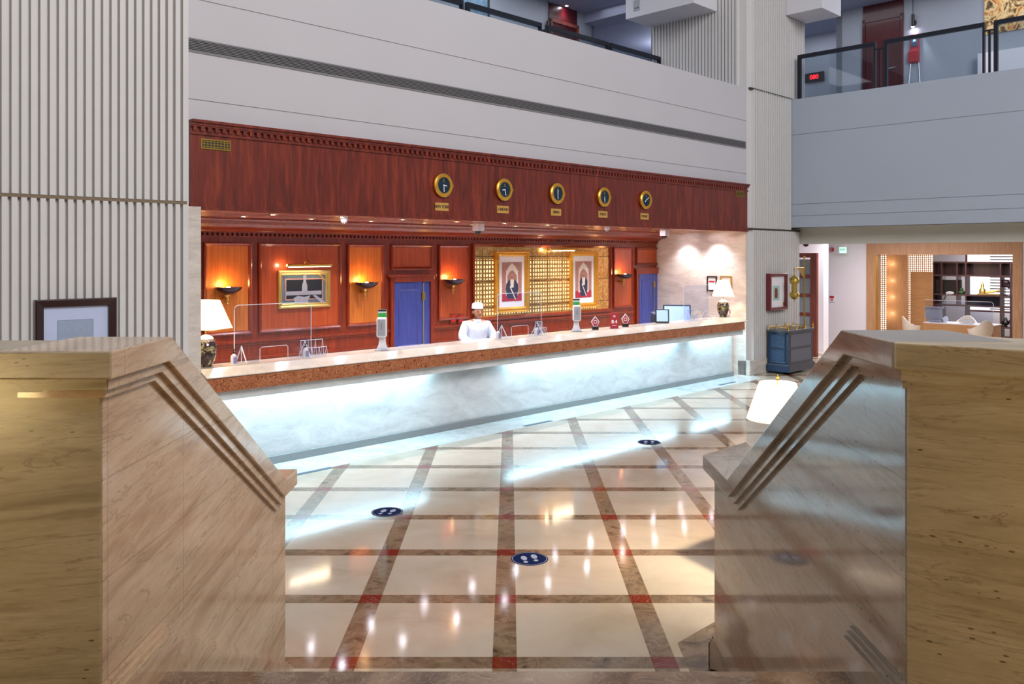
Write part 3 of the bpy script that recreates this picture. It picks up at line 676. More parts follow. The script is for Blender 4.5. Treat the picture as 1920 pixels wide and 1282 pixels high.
g.prism([(0.14, -0.1), (0.2, -0.1), (0.35, -0.2), (0.31, -0.24)], y0, y1+0.0015, 'y')
g.build('dagger', 'silver', pic)
g = MB(); g.tube([(0.05, -0.025, 0.27), (0.15, -0.025, 0.26), (0.27, -0.025, 0.21), (0.38, -0.025, 0.12), (0.43, -0.025, 0.05)], [0.01, 0.012, 0.01, 0.007, 0.003], 6); g.build('gold_trim', 'gold', pic)
def picture_light(u, z, L_, label, arm=True):
    t = thing('picture_light', label, 'picture light', UV(u, VB-0.013, z), A45)
    MB().lathe([(0.0001, -L_/2), (0.024, -L_/2), (0.024, L_/2), (0.0001, L_/2)], 14, (0, -0.17, 0), 'x').build('lamp_tube', 'brass', t, True)
    MB().box(-L_/2+0.03, L_/2-0.03, -0.187, -0.165, -0.0275, -0.018).build('light_opening', 'tube', t)
    MB().tube([(0, 0, -0.02), (0, -0.03, 0.06), (0, -0.09, 0.085), (0, -0.15, 0.05), (0, -0.168, 0.02)], 0.007).build('arm', 'brass', t, True)
    light('AREA', UV(u, VB-0.19, z-0.035), 4, (1.0, 0.80, 0.52), 'picture_light_beam', (L_*0.9, 0.03), (math.radians(-18), 0, A45))
    light('POINT', UV(u-L_/2-0.02, VB-0.09, z), 1.6, (1.0, 0.72, 0.45), 'picture_light_end', 0.02)
picture_light((ua+ub)/2, zb(575, 497), 0.78, 'brass tube picture light above the dagger picture')
picture_light(Uo(1043, VB), zb(1043, 468), 0.72, 'brass tube picture light at the top of the gold mirror panel')
def portrait(xa, xb, yt, ytop, ybot, label, seated=True):
    ua, ub = Uo(xa, VB), Uo(xb, VB); xm = (xa+xb)/2; z1, z0 = zb(xm, ytop), zb(xm, ybot)
    t = thing('portrait', label, 'portrait', UV((ua+ub)/2, VB-0.016, (z0+z1)/2), A45, 'gold framed portraits'); a, b = (ub-ua)/2, (z1-z0)/2
    fw = 0.10
    g = MB(); g.ring(-a, a, -b, b, 0, [(0, 0), (0, 0.06), (fw*0.2, 0.07), (fw*0.4, 0.05), (fw*0.7, 0.06), (fw, 0.03), (fw, 0)])
    k = int(2*b/0.04)
    for i in range(k):
        z = -b+0.04*(i+0.5)
        for sx in (-1, 1): g.ball((sx*(a-fw*0.55), -0.055, z), 0.014, 6)
    for i in range(int(2*a/0.04)):
        for sz in (-1, 1): g.ball((-a+0.04*(i+0.5), -0.055, sz*(b-fw*0.55)), 0.014, 6)
    g.build('frame', 'gold', t)
    MB().box(-a+fw-0.005, a-fw+0.005, -0.022, 0, -b+fw-0.005, b-fw+0.005).build('mount', 'paper', t)
    ia, ib = a-fw-0.075, b-fw-0.11
    pr = MB().box(-ia, ia, -0.026, -0.021, -ib, ib).build('print', 'ornate', t)
    def sh(name, poly, lay, m): MB().prism([(p[0]*ia, p[1]*ib) for p in poly], -0.0265-0.0008*lay, -0.026, 'y').build(name, m, pr)
    sh('red_carpet', [(-1, -1), (1, -1), (1, -0.62), (-1, -0.62)], 1, 'red_card')
    sh('throne', [(-0.62, -0.7), (0.62, -0.7), (0.6, 0.55), (0.3, 0.8), (0, 0.95), (-0.3, 0.8), (-0.6, 0.55)], 2, 'ivory')
    sh('throne_back', [(-0.5, -0.6), (0.5, -0.6), (0.48, 0.3), (0.25, 0.5), (0, 0.6), (-0.25, 0.5), (-0.48, 0.3)], 3, 'ornate')
    if seated: sh('dark_robe', [(-0.5, -0.86), (0.5, -0.86), (0.62, -0.4), (0.6, -0.12), (0.25, 0.14), (-0.25, 0.14), (-0.6, -0.12), (-0.62, -0.4)], 4, 'navy')
    else: sh('dark_robe', [(-0.38, -0.9), (0.38, -0.9), (0.5, -0.1), (0.22, 0.14), (-0.22, 0.14), (-0.5, -0.1)], 4, 'navy')
    sh('white_tunic', [(-0.14, -0.3), (0.14, -0.3), (0.2, 0.13), (-0.2, 0.13)], 5, 'ivory')
    sh('face', [(-0.13, 0.2), (-0.06, 0.12), (0.06, 0.12), (0.13, 0.2), (0.13, 0.3), (-0.13, 0.3)], 6, 'skin')
    sh('turban', [(-0.17, 0.28), (0.17, 0.28), (0.18, 0.36), (0, 0.44), (-0.18, 0.36)], 7, 'rose')
    sh('cane', [(-0.25, -0.25), (-0.18, -0.23), (0.38, -0.9), (0.3, -0.92)], 8, 'ivory')
portrait(926, 987, 471, 471, 585, 'gold framed portrait of a person in a dark robe, left of the two', True)
portrait(1065.5, 1116, 471, 471, 576.5, 'gold framed portrait of a person in a dark robe, right of the two', False)
# two small red switch plates by the mirror
for x, s in ((848, 'left'), (862.5, 'right')):
    t = thing('alarm_plate', 'small red wall plate in a dark frame behind the person, %s one' % s, 'wall plate', UV(Uo(x, VB), VB-0.012, zb(x, 597)), A45, 'red plates behind the person')
    MB().box(-0.07, 0.07, -0.012, 0, -0.09, 0.09).build('backplate', 'mahog', t, bevel=0.003); MB().box(-0.045, 0.045, -0.02, -0.01, -0.055, 0.055).build('red_cover', 'red', t, bevel=0.004)

# ---------------------------------------------------------------- clocks and city plates
CLK = [(831.4, 347.4, 'NEW YORK', 828, 387.7, (97, 178), 0), (945.8, 355.5, 'LONDON', 942.3, 392.7, (262, 165), 0), (1045.2, 362.7, 'OMAN', 1042, 397.8, (3, 178), 0), (1133, 369.5, 'TOKYO', 1130, 401.9, (185, 178), 0), (1211, 374.8, 'SYDNEY', 1208, 405.6, (225, 60), 0)]
for i, (cx_, cy_, nm, px_, py_, hd, _) in enumerate(CLK):
    v = VF-0.03; u = Uo(cx_, v-0.04); z = Zv(cx_, cy_, v-0.04)
    t = thing('wall_clock', 'round gold wall clock with dark blue dial above the %s plate' % nm, 'clock', UV(u, v, z), A45, 'five gold wall clocks')
    g = MB(); g.lathe([(0.0001, 0.0), (0.145, 0.0), (0.165, -0.02), (0.168, -0.05), (0.15, -0.065), (0.115, -0.06), (0.112, -0.045), (0.0001, -0.045)], 36, (0, 0, 0), 'y')
    for a in range(12): g.ball((0.135*math.sin(a*PI/6), -0.066, 0.135*math.cos(a*PI/6)), 0.006, 6)
    g.lathe([(0.0001, -0.02), (0.045, -0.02), (0.03, 0.012), (0.0001, 0.012)], 12, (0.165, -0.03, 0), 'x')
    g.build('bezel', 'gold', t, True)
    dl = MB().lathe([(0.0001, -0.047), (0.113, -0.047)], 32, (0, 0, 0), 'y').build('dial', 'mat_blue' if 0 else plain('clock_dial_blue', '#2C4660', 0.35) if i == 0 else bpy.data.materials['clock_dial_blue'], t)
    g = MB(); g.box(-0.008, 0.008, -0.0495, -0.0475, 0.06, 0.09); g.box(-0.03, 0.03, -0.0495, -0.0475, 0.045, 0.05); g.build('dial_emblem', 'pale_gold', dl)
    for nmh, L_, wd, an in (('hour_hand', 0.055, 0.007, hd[0]), ('minute_hand', 0.092, 0.0055, hd[1])):
        g = MB(); g.box(-wd, wd, -0.053, -0.050, -0.012, L_); h = g.build(nmh, 'paper', t); h.rotation_euler = (0, math.radians(an), 0)
    pu = Uo(px_, v); pz = Zv(px_, py_, v)
    p = thing('city_plate', 'small brass plate reading %s' % nm, 'name plate', UV(pu, v, pz), A45, 'brass city plates under the clocks')
    MB().box(-0.122, 0.122, -0.01, 0, -0.056, 0.056).build('plate', 'plate', p, bevel=0.002)
    text(nm, 0.062, 'text', p, (-0.005, -0.011, 0), sx=0.82)
# brass vents at both ends of the wood band
def brass_vent(xa, xb, ya, yb, label):
    v = VF-0.03; ua, ub = Uo(xa, v), Uo(xb, v); xm = (xa+xb)/2; z1, z0 = Zv(xm, ya, v), Zv(xm, yb, v)
    t = thing('air_vent', label, 'air vent', UV((ua+ub)/2, v, (z0+z1)/2), A45); a, b = (ub-ua)/2, (z1-z0)/2
    MB().ring(-a, a, -b, b, 0, [(0, 0), (0, 0.012), (0.014, 0.012), (0.014, 0)]).build('frame', 'brass', t)
    MB().box(-a+0.01, a-0.01, -0.003, 0, -b+0.01, b-0.01).build('opening', 'slot', t)
    g = MB(); n = 9
    for i in range(1, n): x = -a+2*a*i/n; g.box(x-0.004, x+0.004, -0.01, -0.002, -b+0.012, b-0.012)
    for i in range(1, 4): z = -b+2*b*i/4; g.box(-a+0.012, a-0.012, -0.009, -0.002, z-0.004, z+0.004)
    g.build('grille', 'brass', t)
brass_vent(376, 432, 262, 281, 'brass air vent at the left end of the dark wood band')
brass_vent(1378.5, 1395, 358.5, 369, 'brass air vent at the right end of the dark wood band')
t = thing('slot_diffuser', 'long dark slatted air slot running across the plaster fascia', 'air vent', UV(10.2, VF, 4.895), A45)
L_ = 6.08
MB().ring(-L_, L_, -0.078, 0.078, 0, [(0, 0), (0, 0.012), (0.016, 0.012), (0.016, 0)]).build('frame', 'slat', t)
MB().box(-L_+0.01, L_-0.01, -0.002, 0, -0.07, 0.07).build('opening', 'slot', t)
g = MB()
for i in range(7): g.box(-L_+0.015, L_-0.015, -0.011, -0.002, -0.060+i*0.018, -0.053+i*0.018)
g.build('slats', 'slat', t)

# ---------------------------------------------------------------- things on the desk top
ZC = 1.2665
def table_lamp(u, v, rz, label, power):
    t = thing('table_lamp', label, 'lamp', UV(u, v, ZC), rz, 'vase lamps on the desk')
    MB().lathe([(0.0001, 0.0), (0.075, 0.0), (0.08, 0.012), (0.07, 0.02), (0.095, 0.06), (0.12, 0.14), (0.124, 0.23), (0.11, 0.29), (0.08, 0.315)], 28).build('vase', 'vase', t, True)
    MB().lathe([(0.082, 0.312), (0.088, 0.32), (0.07, 0.345), (0.035, 0.362), (0.012, 0.37), (0.0001, 0.37)], 24).build('vase_lid', 'ceramic', t, True)
    MB().lathe([(0.0001, 0.365), (0.012, 0.365), (0.009, 0.40), (0.009, 0.56), (0.0001, 0.56)], 10).build('stem', 'brass', t, True)
    s = MB(); a, b = 0.212, 0.11
    q = lambda h, z: [(-h, -h, z), (h, -h, z), (h, h, z), (-h, h, z)]
    s.add(q(a, 0.435)+q(b, 0.765)+q(a-0.004, 0.435)+q(b-0.004, 0.765), [(i, (i+1) % 4, 4+(i+1) % 4, 4+i) for i in range(4)]+[(8+i, 12+i, 12+(i+1) % 4, 8+(i+1) % 4) for i in range(4)]+[(i, 8+i, 8+(i+1) % 4, (i+1) % 4) for i in range(4)]+[(4+i, 4+(i+1) % 4, 12+(i+1) % 4, 12+i) for i in range(4)])
    s.build('lamp_shade', 'shade', t)
    MB().tube([(-0.13, 0, 0.75), (0, 0, 0.75), (0.13, 0, 0.75)], 0.004).build('shade_bar', 'brass', t)
    x, y, z = UV(u, v, ZC)
    light('POINT', (x, y, z+0.60), power, (1.0, 0.80, 0.55), 'table_lamp_bulb', 0.04)
table_lamp(4.44, 9.40, A45+0.5, 'lit vase table lamp with white shade at the left end of the desk', 22)
table_lamp(15.75, 9.42, A45+0.62, 'lit vase table lamp with white shade at the right end of the desk', 30)
def a_foot(mb, x, h=0.2, s_=0.13):
    mb.tube([(x, -s_, 0.006), (x, 0, h), (x, s_, 0.006)], 0.007, 6); mb.tube([(x, 0, 0.0), (x, 0, h)], 0.005, 6)
def screen(u0, u1, v, label, h=0.69, slot=True):
    t = thing('acrylic_screen', label, 'acrylic screen', UV((u0+u1)/2, v, ZC), A45, 'clear sneeze screens on the desk'); a = (u1-u0)/2; r = 0.05
    def arc(cx, cz, a0): return [(cx+r*math.cos(a0+k*PI/8), cz+r*math.sin(a0+k*PI/8)) for k in range(5)]
    sa, sh_ = 0.19, 0.17
    outer = [(-a, 0.0)]+[(-a, h-r)]+arc(-a+r, h-r, PI/2)[::-1][0:0]+[(-a+r*(1-math.cos(k*PI/8)), h-r+r*math.sin(k*PI/8)) for k in range(5)]+[(a-r+r*math.sin(k*PI/8), h-r+r*math.cos(k*PI/8)) for k in range(5)]+[(a, 0.0)]
    poly = outer+[(sa, 0.0), (sa, sh_), (-sa, sh_), (-sa, 0.0)]
    vs = [(p[0], -0.0, p[1]) for p in poly]
    g = MB()
    # pane as three rectangles so the pass-through stays open
    g.box(-a+0.004, -sa, -0.002, 0.002, 0.0, h-0.004); g.box(sa, a-0.004, -0.002, 0.002, 0.0, h-0.004); g.box(-sa, sa, -0.002, 0.002, sh_, h-0.004)
    g.build('pane', 'glass', t)
    g = MB(); g.tube([(p[0], 0, p[1]) for p in outer], 0.0045, 6); g.tube([(-sa, 0, 0), (-sa, 0, sh_-0.02), (-sa+0.02, 0, sh_), (sa-0.02, 0, sh_), (sa, 0, sh_-0.02), (sa, 0, 0)], 0.004, 6)
    g.build('polished_edge', 'edge', t, True)
    for sx in (-1, 1): g = MB(); a_foot(g, sx*(a-0.09)); g.build('foot', 'edge', t, True)
screen(4.79, 5.83, 9.40, 'clear acrylic screen on the desk beside the left vase lamp')
screen(9.13, 10.12, 9.40, 'clear acrylic screen on the desk in front of the gold mirror panel')
screen(14.25, 15.15, 9.40, 'clear acrylic screen on the desk beside the right vase lamp')
def bottle(px, label, v=9.30):
    u = Uo(px, v); t = thing('pump_bottle', label, 'bottle', UV(u, v, ZC), A45, 'hand gel pump bottles')
    MB().lathe([(0.0001, 0), (0.036, 0), (0.038, 0.02), (0.038, 0.09), (0.03, 0.115), (0.014, 0.125), (0.012, 0.135), (0.0001, 0.135)], 18).build('bottle_body', 'ceramic', t, True)
    MB().box(-0.022, 0.022, -0.040, -0.037, 0.02, 0.095).build('label', 'mat_lilac' if 'mat_lilac' in M else 'paper', t)
    g = MB(); g.lathe([(0.0001, 0.134), (0.013, 0.134), (0.013, 0.15), (0.005, 0.152), (0.005, 0.175), (0.0001, 0.175)], 12); g.box(-0.008, 0.03, -0.006, 0.006, 0.172, 0.184); g.build('pump', 'black', t)
M['mat_lilac'] = plain('lilac_label', '#8C86B4', 0.5)
bottle(438.5, 'pump bottle with lilac label beside the left vase lamp')
bottle(573, 'pump bottle with black pump beside the brochure rack')
bottle(934, 'white pump bottle at the left edge of the middle acrylic screen')
bottle(1006, 'pump bottle at the right edge of the middle acrylic screen')
def brochure_rack(px, n, label, v=9.42, sc=1.0):
    u = Uo(px, v); t = thing('brochure_rack', label, 'brochure holder', UV(u, v, ZC), A45)
    for k in range(2):
        y = -0.02+0.09*k; h = 0.11+0.09*k
        MB().box(-0.16*sc, 0.16*sc, y-0.002, y+0.002, 0.0, h).build('pocket', 'glass', t)
        g = MB(); 
        for i in range(n+1): x = -0.16*sc+0.32*sc*i/n; g.tube([(x, y-0.03, 0.005), (x, y-0.002, h), (x, y+0.03, 0.005)], 0.0035, 5)
        g.tube([(-0.16*sc, y, h), (0.16*sc, y, h)], 0.004, 5); g.build('wire_divider', 'edge', t)
brochure_rack(590, 3, 'clear tiered brochure rack on the desk below the dagger picture')
brochure_rack(1016, 3, 'clear small brochure rack right of the middle acrylic screen', sc=0.5)
brochure_rack(1300, 3, 'clear brochure rack in front of the right acrylic screen', sc=0.8)
def dispenser(px, label, v=9.36):
    u = Uo(px, v); t = thing('sanitizer_dispenser', label, 'sanitizer dispenser', UV(u, v, ZC), A45-0.75, 'hand sanitizer dispensers on the desk')
    MB().prism([(-0.09, -0.09), (0.09, -0.09), (0.075, 0.08), (-0.075, 0.08)], 0, 0.012).build('base', 'greyplastic', t, bevel=0.004)
    MB().prism([(-0.08, 0.012), (0.08, 0.012), (0.055, 0.06), (0.045, 0.12), (0.045, 0.25), (-0.045, 0.25), (-0.045, 0.12), (-0.055, 0.06)], 0.02, 0.035, 'y').build('stand', 'whiteplastic', t, bevel=0.004)
    g = MB(); g.box(-0.068, 0.068, -0.085, 0.02, 0.175, 0.445); bb = g.build('dispenser_body', 'whiteplastic', t, bevel=0.025, seg=4)
    MB().box(-0.052, 0.052, -0.091, -0.084, 0.20, 0.42).build('front_cover', 'greyplastic', t, bevel=0.012)
    MB().box(-0.003, 0.003, -0.0925, -0.090, 0.28, 0.37).build('level_window', 'slot', t)
    MB().box(-0.058, 0.058, 0.022, 0.03, 0.44, 0.55).build('sign_card', 'whiteplastic', t, bevel=0.006)
    MB().box(-0.056, 0.056, 0.018, 0.0225, 0.445, 0.50).build('green_label', 'green', t)
    MB().box(-0.056, 0.056, 0.018, 0.0225, 0.523, 0.548).build('dark_label', 'slot', t)
dispenser(716.5, 'white sanitizer dispenser with green label in front of the left blue door')
dispenser(1081, 'white sanitizer dispenser in front of the right portrait')
def award(px, label, v=9.34):
    u = Uo(px, v); t = thing('award_trophy', label, 'trophy', UV(u, v, ZC), A45-0.7, 'diamond shaped glass trophies')
    MB().box(-0.055, 0.055, -0.03, 0.03, 0, 0.055).build('plinth', 'black', t, bevel=0.003)
    g = MB(); g.prism([(-0.035, 0.055), (0.035, 0.055), (0.075, 0.14), (0.0, 0.24), (-0.075, 0.14)], -0.012, 0.012, 'y'); g.build('glass_diamond', 'ceramic', t, bevel=0.004)
    MB().prism([(-0.026, 0.068), (0.026, 0.068), (0.056, 0.14), (0.0, 0.21), (-0.056, 0.14)], -0.015, -0.0122, 'y').build('red_inlay', 'red_card', t)
    MB().lathe([(0.022, -0.0155), (0.032, -0.0155)], 18, (0, 0, 0.135), 'y', cap=False).build('ring_mark', 'paper', t)
award(1116, 'pink diamond trophy on black plinth, left of the red rating sign')
award(1172.5, 'pink diamond trophy on black plinth, right of the red rating sign')
u = Uo(1149.3, 9.30); t = thing('rating_sign', 'upright red card reading 8.4 between two diamond trophies', 'sign', UV(u, 9.27, ZC), A45-0.7)
MB().box(-0.072, 0.072, -0.006, 0.006, 0.0, 0.27).build('card', 'red_card', t, bevel=0.002)
text('8.4', 0.085, 'paper', t, (0, -0.0065, 0.115)); MB().lathe([(0.0001, -0.008), (0.022, -0.008)], 16, (0, 0, 0.215), 'y').build('round_mark', 'paper', t)
MB().box(-0.04, 0.04, -0.0075, -0.006, 0.045, 0.052).build('printed_line', 'paper', t)
MB().box(-0.085, 0.085, -0.05, 0.05, 0, 0.006).build('foot', 'glass', t)
u = Uo(1242, 9.33); t = thing('tablet', 'upright tablet with pale screen in black frame on the desk', 'tablet', UV(u, 9.33, ZC), A45-0.9)
g = MB(); g.box(-0.13, 0.13, -0.008, 0.008, 0.0, 0.27); o = g.build('tablet_frame', 'black', t, bevel=0.008); o.rotation_euler = (-0.25, 0, 0)
g = MB(); g.box(-0.105, 0.105, -0.0105, -0.007, 0.035, 0.25); o2 = g.build('tablet_screen', 'sky_glow', t); o2.rotation_euler = (-0.25, 0, 0)
g = MB(); g.box(-0.09, 0.09, 0.0, 0.12, 0, 0.006); g.box(-0.015, 0.015, 0.02, 0.11, 0, 0.12); g.build('stand', 'black', t)
u = Uo(1270, 9.75); t = thing('monitor', 'tilted blue-lit counter monitor behind the tablet', 'monitor', UV(u, 9.75, 0.78), A45-0.9)
g = MB(); g.box(-0.28, 0.28, -0.015, 0.02, 0.40, 0.78); o = g.build('monitor_housing', 'navy', t, bevel=0.01); o.rotation_euler = (-0.2, 0, 0)
g = MB(); g.box(-0.25, 0.25, -0.019, -0.014, 0.43, 0.75); o = g.build('monitor_screen', 'sky_glow', t); o.rotation_euler = (-0.2, 0, 0)
g = MB(); g.lathe([(0.0001, 0), (0.13, 0), (0.13, 0.015), (0.03, 0.025), (0.025, 0.45), (0.0001, 0.45)], 16); g.build('monitor_stand', 'black', t)
u = Uo(1247, 9.7); t = thing('card_terminal', 'dark blue desk terminal left of the tilted monitor', 'terminal', UV(u-0.1, 9.75, 0.78), A45-0.6)
g = MB(); g.prism([(-0.1, 0.4), (0.1, 0.46), (0.12, 0.66), (-0.1, 0.62)], -0.16, 0.16, 'x'); g.build('terminal_housing', 'navy', t, bevel=0.015)
g = MB(); g.box(-0.05, 0.05, -0.05, 0.05, 0, 0.45); g.build('terminal_stand', 'navy', t)
u = 16.0; t = thing('round_ornament', 'small pink ring ornament at the right end of the desk top', 'ornament', UV(15.93, 9.42, ZC), A45-0.6)
MB().tube([(0.055*math.cos(a*PI/10), 0, 0.085+0.07*math.sin(a*PI/10)) for a in range(20)], 0.012, 8, True).build('ring', 'pink', t, True)
MB().box(-0.04, 0.04, -0.02, 0.02, 0, 0.02).build('foot', 'ceramic', t)
# certificates on the marble side wall
def cert(xa, xb, ya, yb, label, fm):
    uw = 16.298; va, vb = Vo(xa, uw), Vo(xb, uw); xm = (xa+xb)/2; z1, z0 = Zu(xm, ya, uw), Zu(xm, yb, uw)
    t = thing('certificate', label, 'certificate', UV(uw, (va+vb)/2, (z0+z1)/2), AR); a, b = abs(va-vb)/2, (z1-z0)/2
    MB().ring(-a, a, -b, b, 0, [(0, 0), (0, 0.02), (0.03, 0.02), (0.03, 0)]).build('frame', fm, t); MB().box(-a+0.02, a-0.02, -0.008, 0, -b+0.02, b-0.02).build('paper_sheet', 'paper', t)
    MB().box(-a+0.05, a-0.05, -0.0095, -0.0075, b-0.14, b-0.10).build('heading_stripe', 'red_card', t)
cert(1326, 1344.5, 517.5, 546, 'black framed certificate on the marble side wall, left of the lamp shade', 'black')
cert(1351, 1372.5, 517.5, 546, 'gold framed certificate on the marble side wall behind the lamp shade', 'pale_gold')

# ---------------------------------------------------------------- person behind the desk
def skin_obj(name, verts, edges, radii, mat_, parent, sub=2, root=0):
    me = bpy.data.meshes.new(name); me.from_pydata(verts, edges, []); me.materials.append(M[mat_])
    o = bpy.data.objects.new(name, me); COL.objects.link(o); o.parent = parent
    o.modifiers.new('skin', 'SKIN')
    for i, r in enumerate(radii):
        sv = me.skin_vertices[0].data[i]; rr = r if isinstance(r, tuple) else (r, r); sv.radius = rr; sv.use_root = (i == root)
    s_ = o.modifiers.new('sub', 'SUBSURF'); s_.levels = sub; s_.render_levels = sub
    for p in me.polygons: p.use_smooth = True
    o.modifiers['skin'].use_smooth_shade = True
    return o
pu, pv_ = Uo(893, 10.35), 10.35
pr = thing('person', 'person in a white robe and pale cap leaning to the right behind the desk', 'person', UV(pu, pv_, 0), A45-0.35)
# local: -y faces the lobby, +x to the right of the picture
bv = [(0, 0, 0.92), (0, 0, 1.08), (0.0, -0.01, 1.28), (0.0, -0.02, 1.42), (0.0, -0.03, 1.50),
      (-0.17, 0, 1.43), (-0.26, -0.03, 1.20), (-0.16, -0.24, 1.10), (-0.05, -0.38, 1.04),
      (0.17, -0.02, 1.42), (0.27, -0.07, 1.20), (0.25, -0.28, 1.11), (0.22, -0.44, 1.04),
      (-0.1, 0, 0.86), (-0.11, 0, 0.48), (-0.11, 0.03, 0.10), (0.1, 0, 0.86), (0.11, 0, 0.48), (0.11, 0.03, 0.10), (-0.11, -0.12, 0.04), (0.11, -0.12, 0.04)]
be = [(0, 1), (1, 2), (2, 3), (3, 4), (3, 5), (5, 6), (6, 7), (7, 8), (3, 9), (9, 10), (10, 11), (11, 12), (0, 13), (13, 14), (14, 15), (0, 16), (16, 17), (17, 18), (15, 19), (18, 20)]
br = [(0.14, 0.10), (0.13, 0.09), (0.15, 0.10), (0.12, 0.09), 0.055, 0.06, 0.045, 0.036, 0.028, 0.06, 0.045, 0.036, 0.028, 0.085, 0.055, 0.04, 0.085, 0.055, 0.04, 0.035, 0.035]
body = skin_obj('body', bv, be, br, 'skin', pr)
def head():
    g = MB(); cz = 1.615
    g.ball((0.01, -0.035, cz), 0.1, 24, (0.82, 1.0, 1.18))
    out = []
    for x, y, z in g.v:
        dz = (z-cz)/0.12
        if dz < 0: x = 0.01+(x-0.01)*(1+0.30*dz); 
        out.append((x, y, z))
    g.v = out
    g.prism([(-0.135, cz+0.02), (-0.158, cz-0.02), (-0.13, cz-0.03)], -0.003, 0.022, 'x')
    for sx in (-1, 1):
        g.ball((0.01+sx*0.082, -0.02, cz-0.005), 0.028, 10, (0.35, 0.7, 1.1))
    g.cur = 1
    for sx in (-1, 1): g.ball((0.01+sx*0.033, -0.126, cz+0.012), 0.011, 8)
    g.box(-0.015, 0.035, -0.128, -0.122, cz-0.060, cz-0.053)
    h = g.build('head', ['skin', 'hair'], body, True); h.location = (0, 0, 0); return h
hd = head()
hg = MB().ball((0.01, -0.02, 1.625), 0.104, 20, (0.84, 0.98, 1.1)); hg.v = [(x, max(y, -0.04) if z < 1.66 else y, z) for x, y, z in hg.v]
hg.build('hair', 'hair', body, True)
MB().lathe([(0.0001, 1.775), (0.06, 1.772), (0.092, 1.75), (0.1, 1.715), (0.103, 1.672), (0.096, 1.668)], 28, (0.01, -0.028, 0), sx=0.93, sy=1.05).build('cap', 'cap', body, True)
rv = [(0, 0, 0.90), (0, 0, 1.10), (0, -0.01, 1.28), (0, -0.01, 1.40), (-0.18, 0, 1.40), (-0.27, -0.03, 1.20), (-0.18, -0.23, 1.10), (-0.09, -0.34, 1.05), (0.18, -0.02, 1.39), (0.28, -0.07, 1.20), (0.26, -0.27, 1.11), (0.23, -0.40, 1.05), (0, 0, 0.5), (0, 0, 0.12)]
re_ = [(0, 1), (1, 2), (2, 3), (3, 4), (4, 5), (5, 6), (6, 7), (3, 8), (8, 9), (9, 10), (10, 11), (0, 12), (12, 13)]
rr_ = [(0.22, 0.16), (0.21, 0.15), (0.21, 0.145), (0.15, 0.11), (0.095, 0.095), (0.085, 0.085), (0.072, 0.072), (0.066, 0.066), (0.095, 0.095), (0.085, 0.085), (0.072, 0.072), (0.066, 0.066), (0.25, 0.19), (0.28, 0.21)]
skin_obj('robe', rv, re_, rr_, 'robe', body)
MB().lathe([(0.085, 1.455), (0.07, 1.50), (0.064, 1.50), (0.075, 1.44)], 20, (0, -0.02, 0)).build('collar', 'robe', body, True)
MB().prism([(-0.05, 1.49), (0.09, 1.50), (0.06, 1.44), (-0.09, 1.45)], 0.03, 0.07, 'y').build('neck_scarf', 'greyplastic', body, bevel=0.01)
def hand(wx, wy, wz, dx, thumb):
    vs = [(wx, wy, wz), (wx, wy-0.05, wz-0.005), (wx, wy-0.085, wz-0.01)]; es = [(0, 1), (1, 2)]; rs = [(0.026, 0.018), (0.038, 0.014), (0.036, 0.012)]
    for k, (ox, L_) in enumerate(((-0.03, 0.07), (-0.01, 0.08), (0.011, 0.075), (0.03, 0.058))):
        b = len(vs); vs += [(wx+ox, wy-0.095, wz-0.01), (wx+ox*1.15, wy-0.095-L_*0.5, wz-0.012), (wx+ox*1.15, wy-0.095-L_, wz-0.03)]
        es += [(2, b), (b, b+1), (b+1, b+2)]; rs += [0.009, 0.0085, 0.007]
    b = len(vs); vs += [(wx+thumb*0.04, wy-0.04, wz-0.01), (wx+thumb*0.06, wy-0.08, wz-0.018)]; es += [(1, b), (b, b+1)]; rs += [0.011, 0.009]
    return skin_obj('hand', vs, es, rs, 'skin', body, 2)
hand(-0.05, -0.38, 1.04, 0, 1); hand(0.22, -0.44, 1.04, 0, -1)

# ---------------------------------------------------------------- framed pictures on ribbed walls
t = thing('framed_print', 'dark framed print of a pale building plan on the left ribbed wall', 'picture', UV((Uo(65, 8.96)+Uo(217, 8.96))/2, 8.99, 1.72), A45)
a, b = 0.376, 0.40
MB().ring(-a, a, -b, b, 0, [(0, 0), (0, 0.055), (0.012, 0.06), (0.075, 0.052), (0.078, 0.02), (0.078, 0)]).build('frame', plain('dark_maroon_frame', '#2A0F12', 0.3, coat=0.4), t)
MB().box(-a+0.07, a-0.07, -0.02, 0, -b+0.07, b-0.07).build('mount', 'white', t)
g = MB(); g.box(-0.17, 0.16, -0.0225, -0.02, -0.2, 0.19); o = g.build('print', plain('sketch_print', '#B9BDC0', 0.6, var=0.25, scale=70), t)
MB().ring(-0.172, 0.162, -0.202, 0.192, -0.02, [(0, 0.003), (0.004, 0.003), (0.004, 0)]).build('print_border', 'greyplastic', t)
MB().box(-a+0.075, a-0.075, -0.046, -0.044, -b+0.075, b-0.075).build('glazing', 'glass', t)
t = thing('framed_print', 'red-brown framed print of a dark arch on the column above the blue cart', 'picture', UV(17.44, 9.135, 1.755), A45)
a, b = 0.395, 0.405
MB().ring(-a, a, -b, b, 0, [(0, 0), (0, 0.10), (0.012, 0.105), (0.06, 0.10), (0.065, 0.05), (0.065, 0)]).build('frame', plain('red_brown_frame', '#6B1F28', 0.3, coat=0.4), t)
MB().box(-a+0.06, a-0.06, -0.05, 0, -b+0.06, b-0.06).build('mount', 'white', t)
MB().box(-0.19, 0.11, -0.054, -0.05, -0.19, 0.13).build('print', plain('pale_teal_print', '#9FC4BE', 0.6, var=0.1), t)
g = MB(); g.prism([(-0.11, -0.14), (0.02, -0.14), (0.02, 0.04), (-0.02, 0.08), (-0.08, 0.08), (-0.11, 0.04)], -0.057, -0.054, 'y'); g.build('arch_shape', 'mahog', t)
MB().box(0.27, 0.32, -0.056, -0.05, -0.33, -0.24).build('brass_tag', 'gold', t)

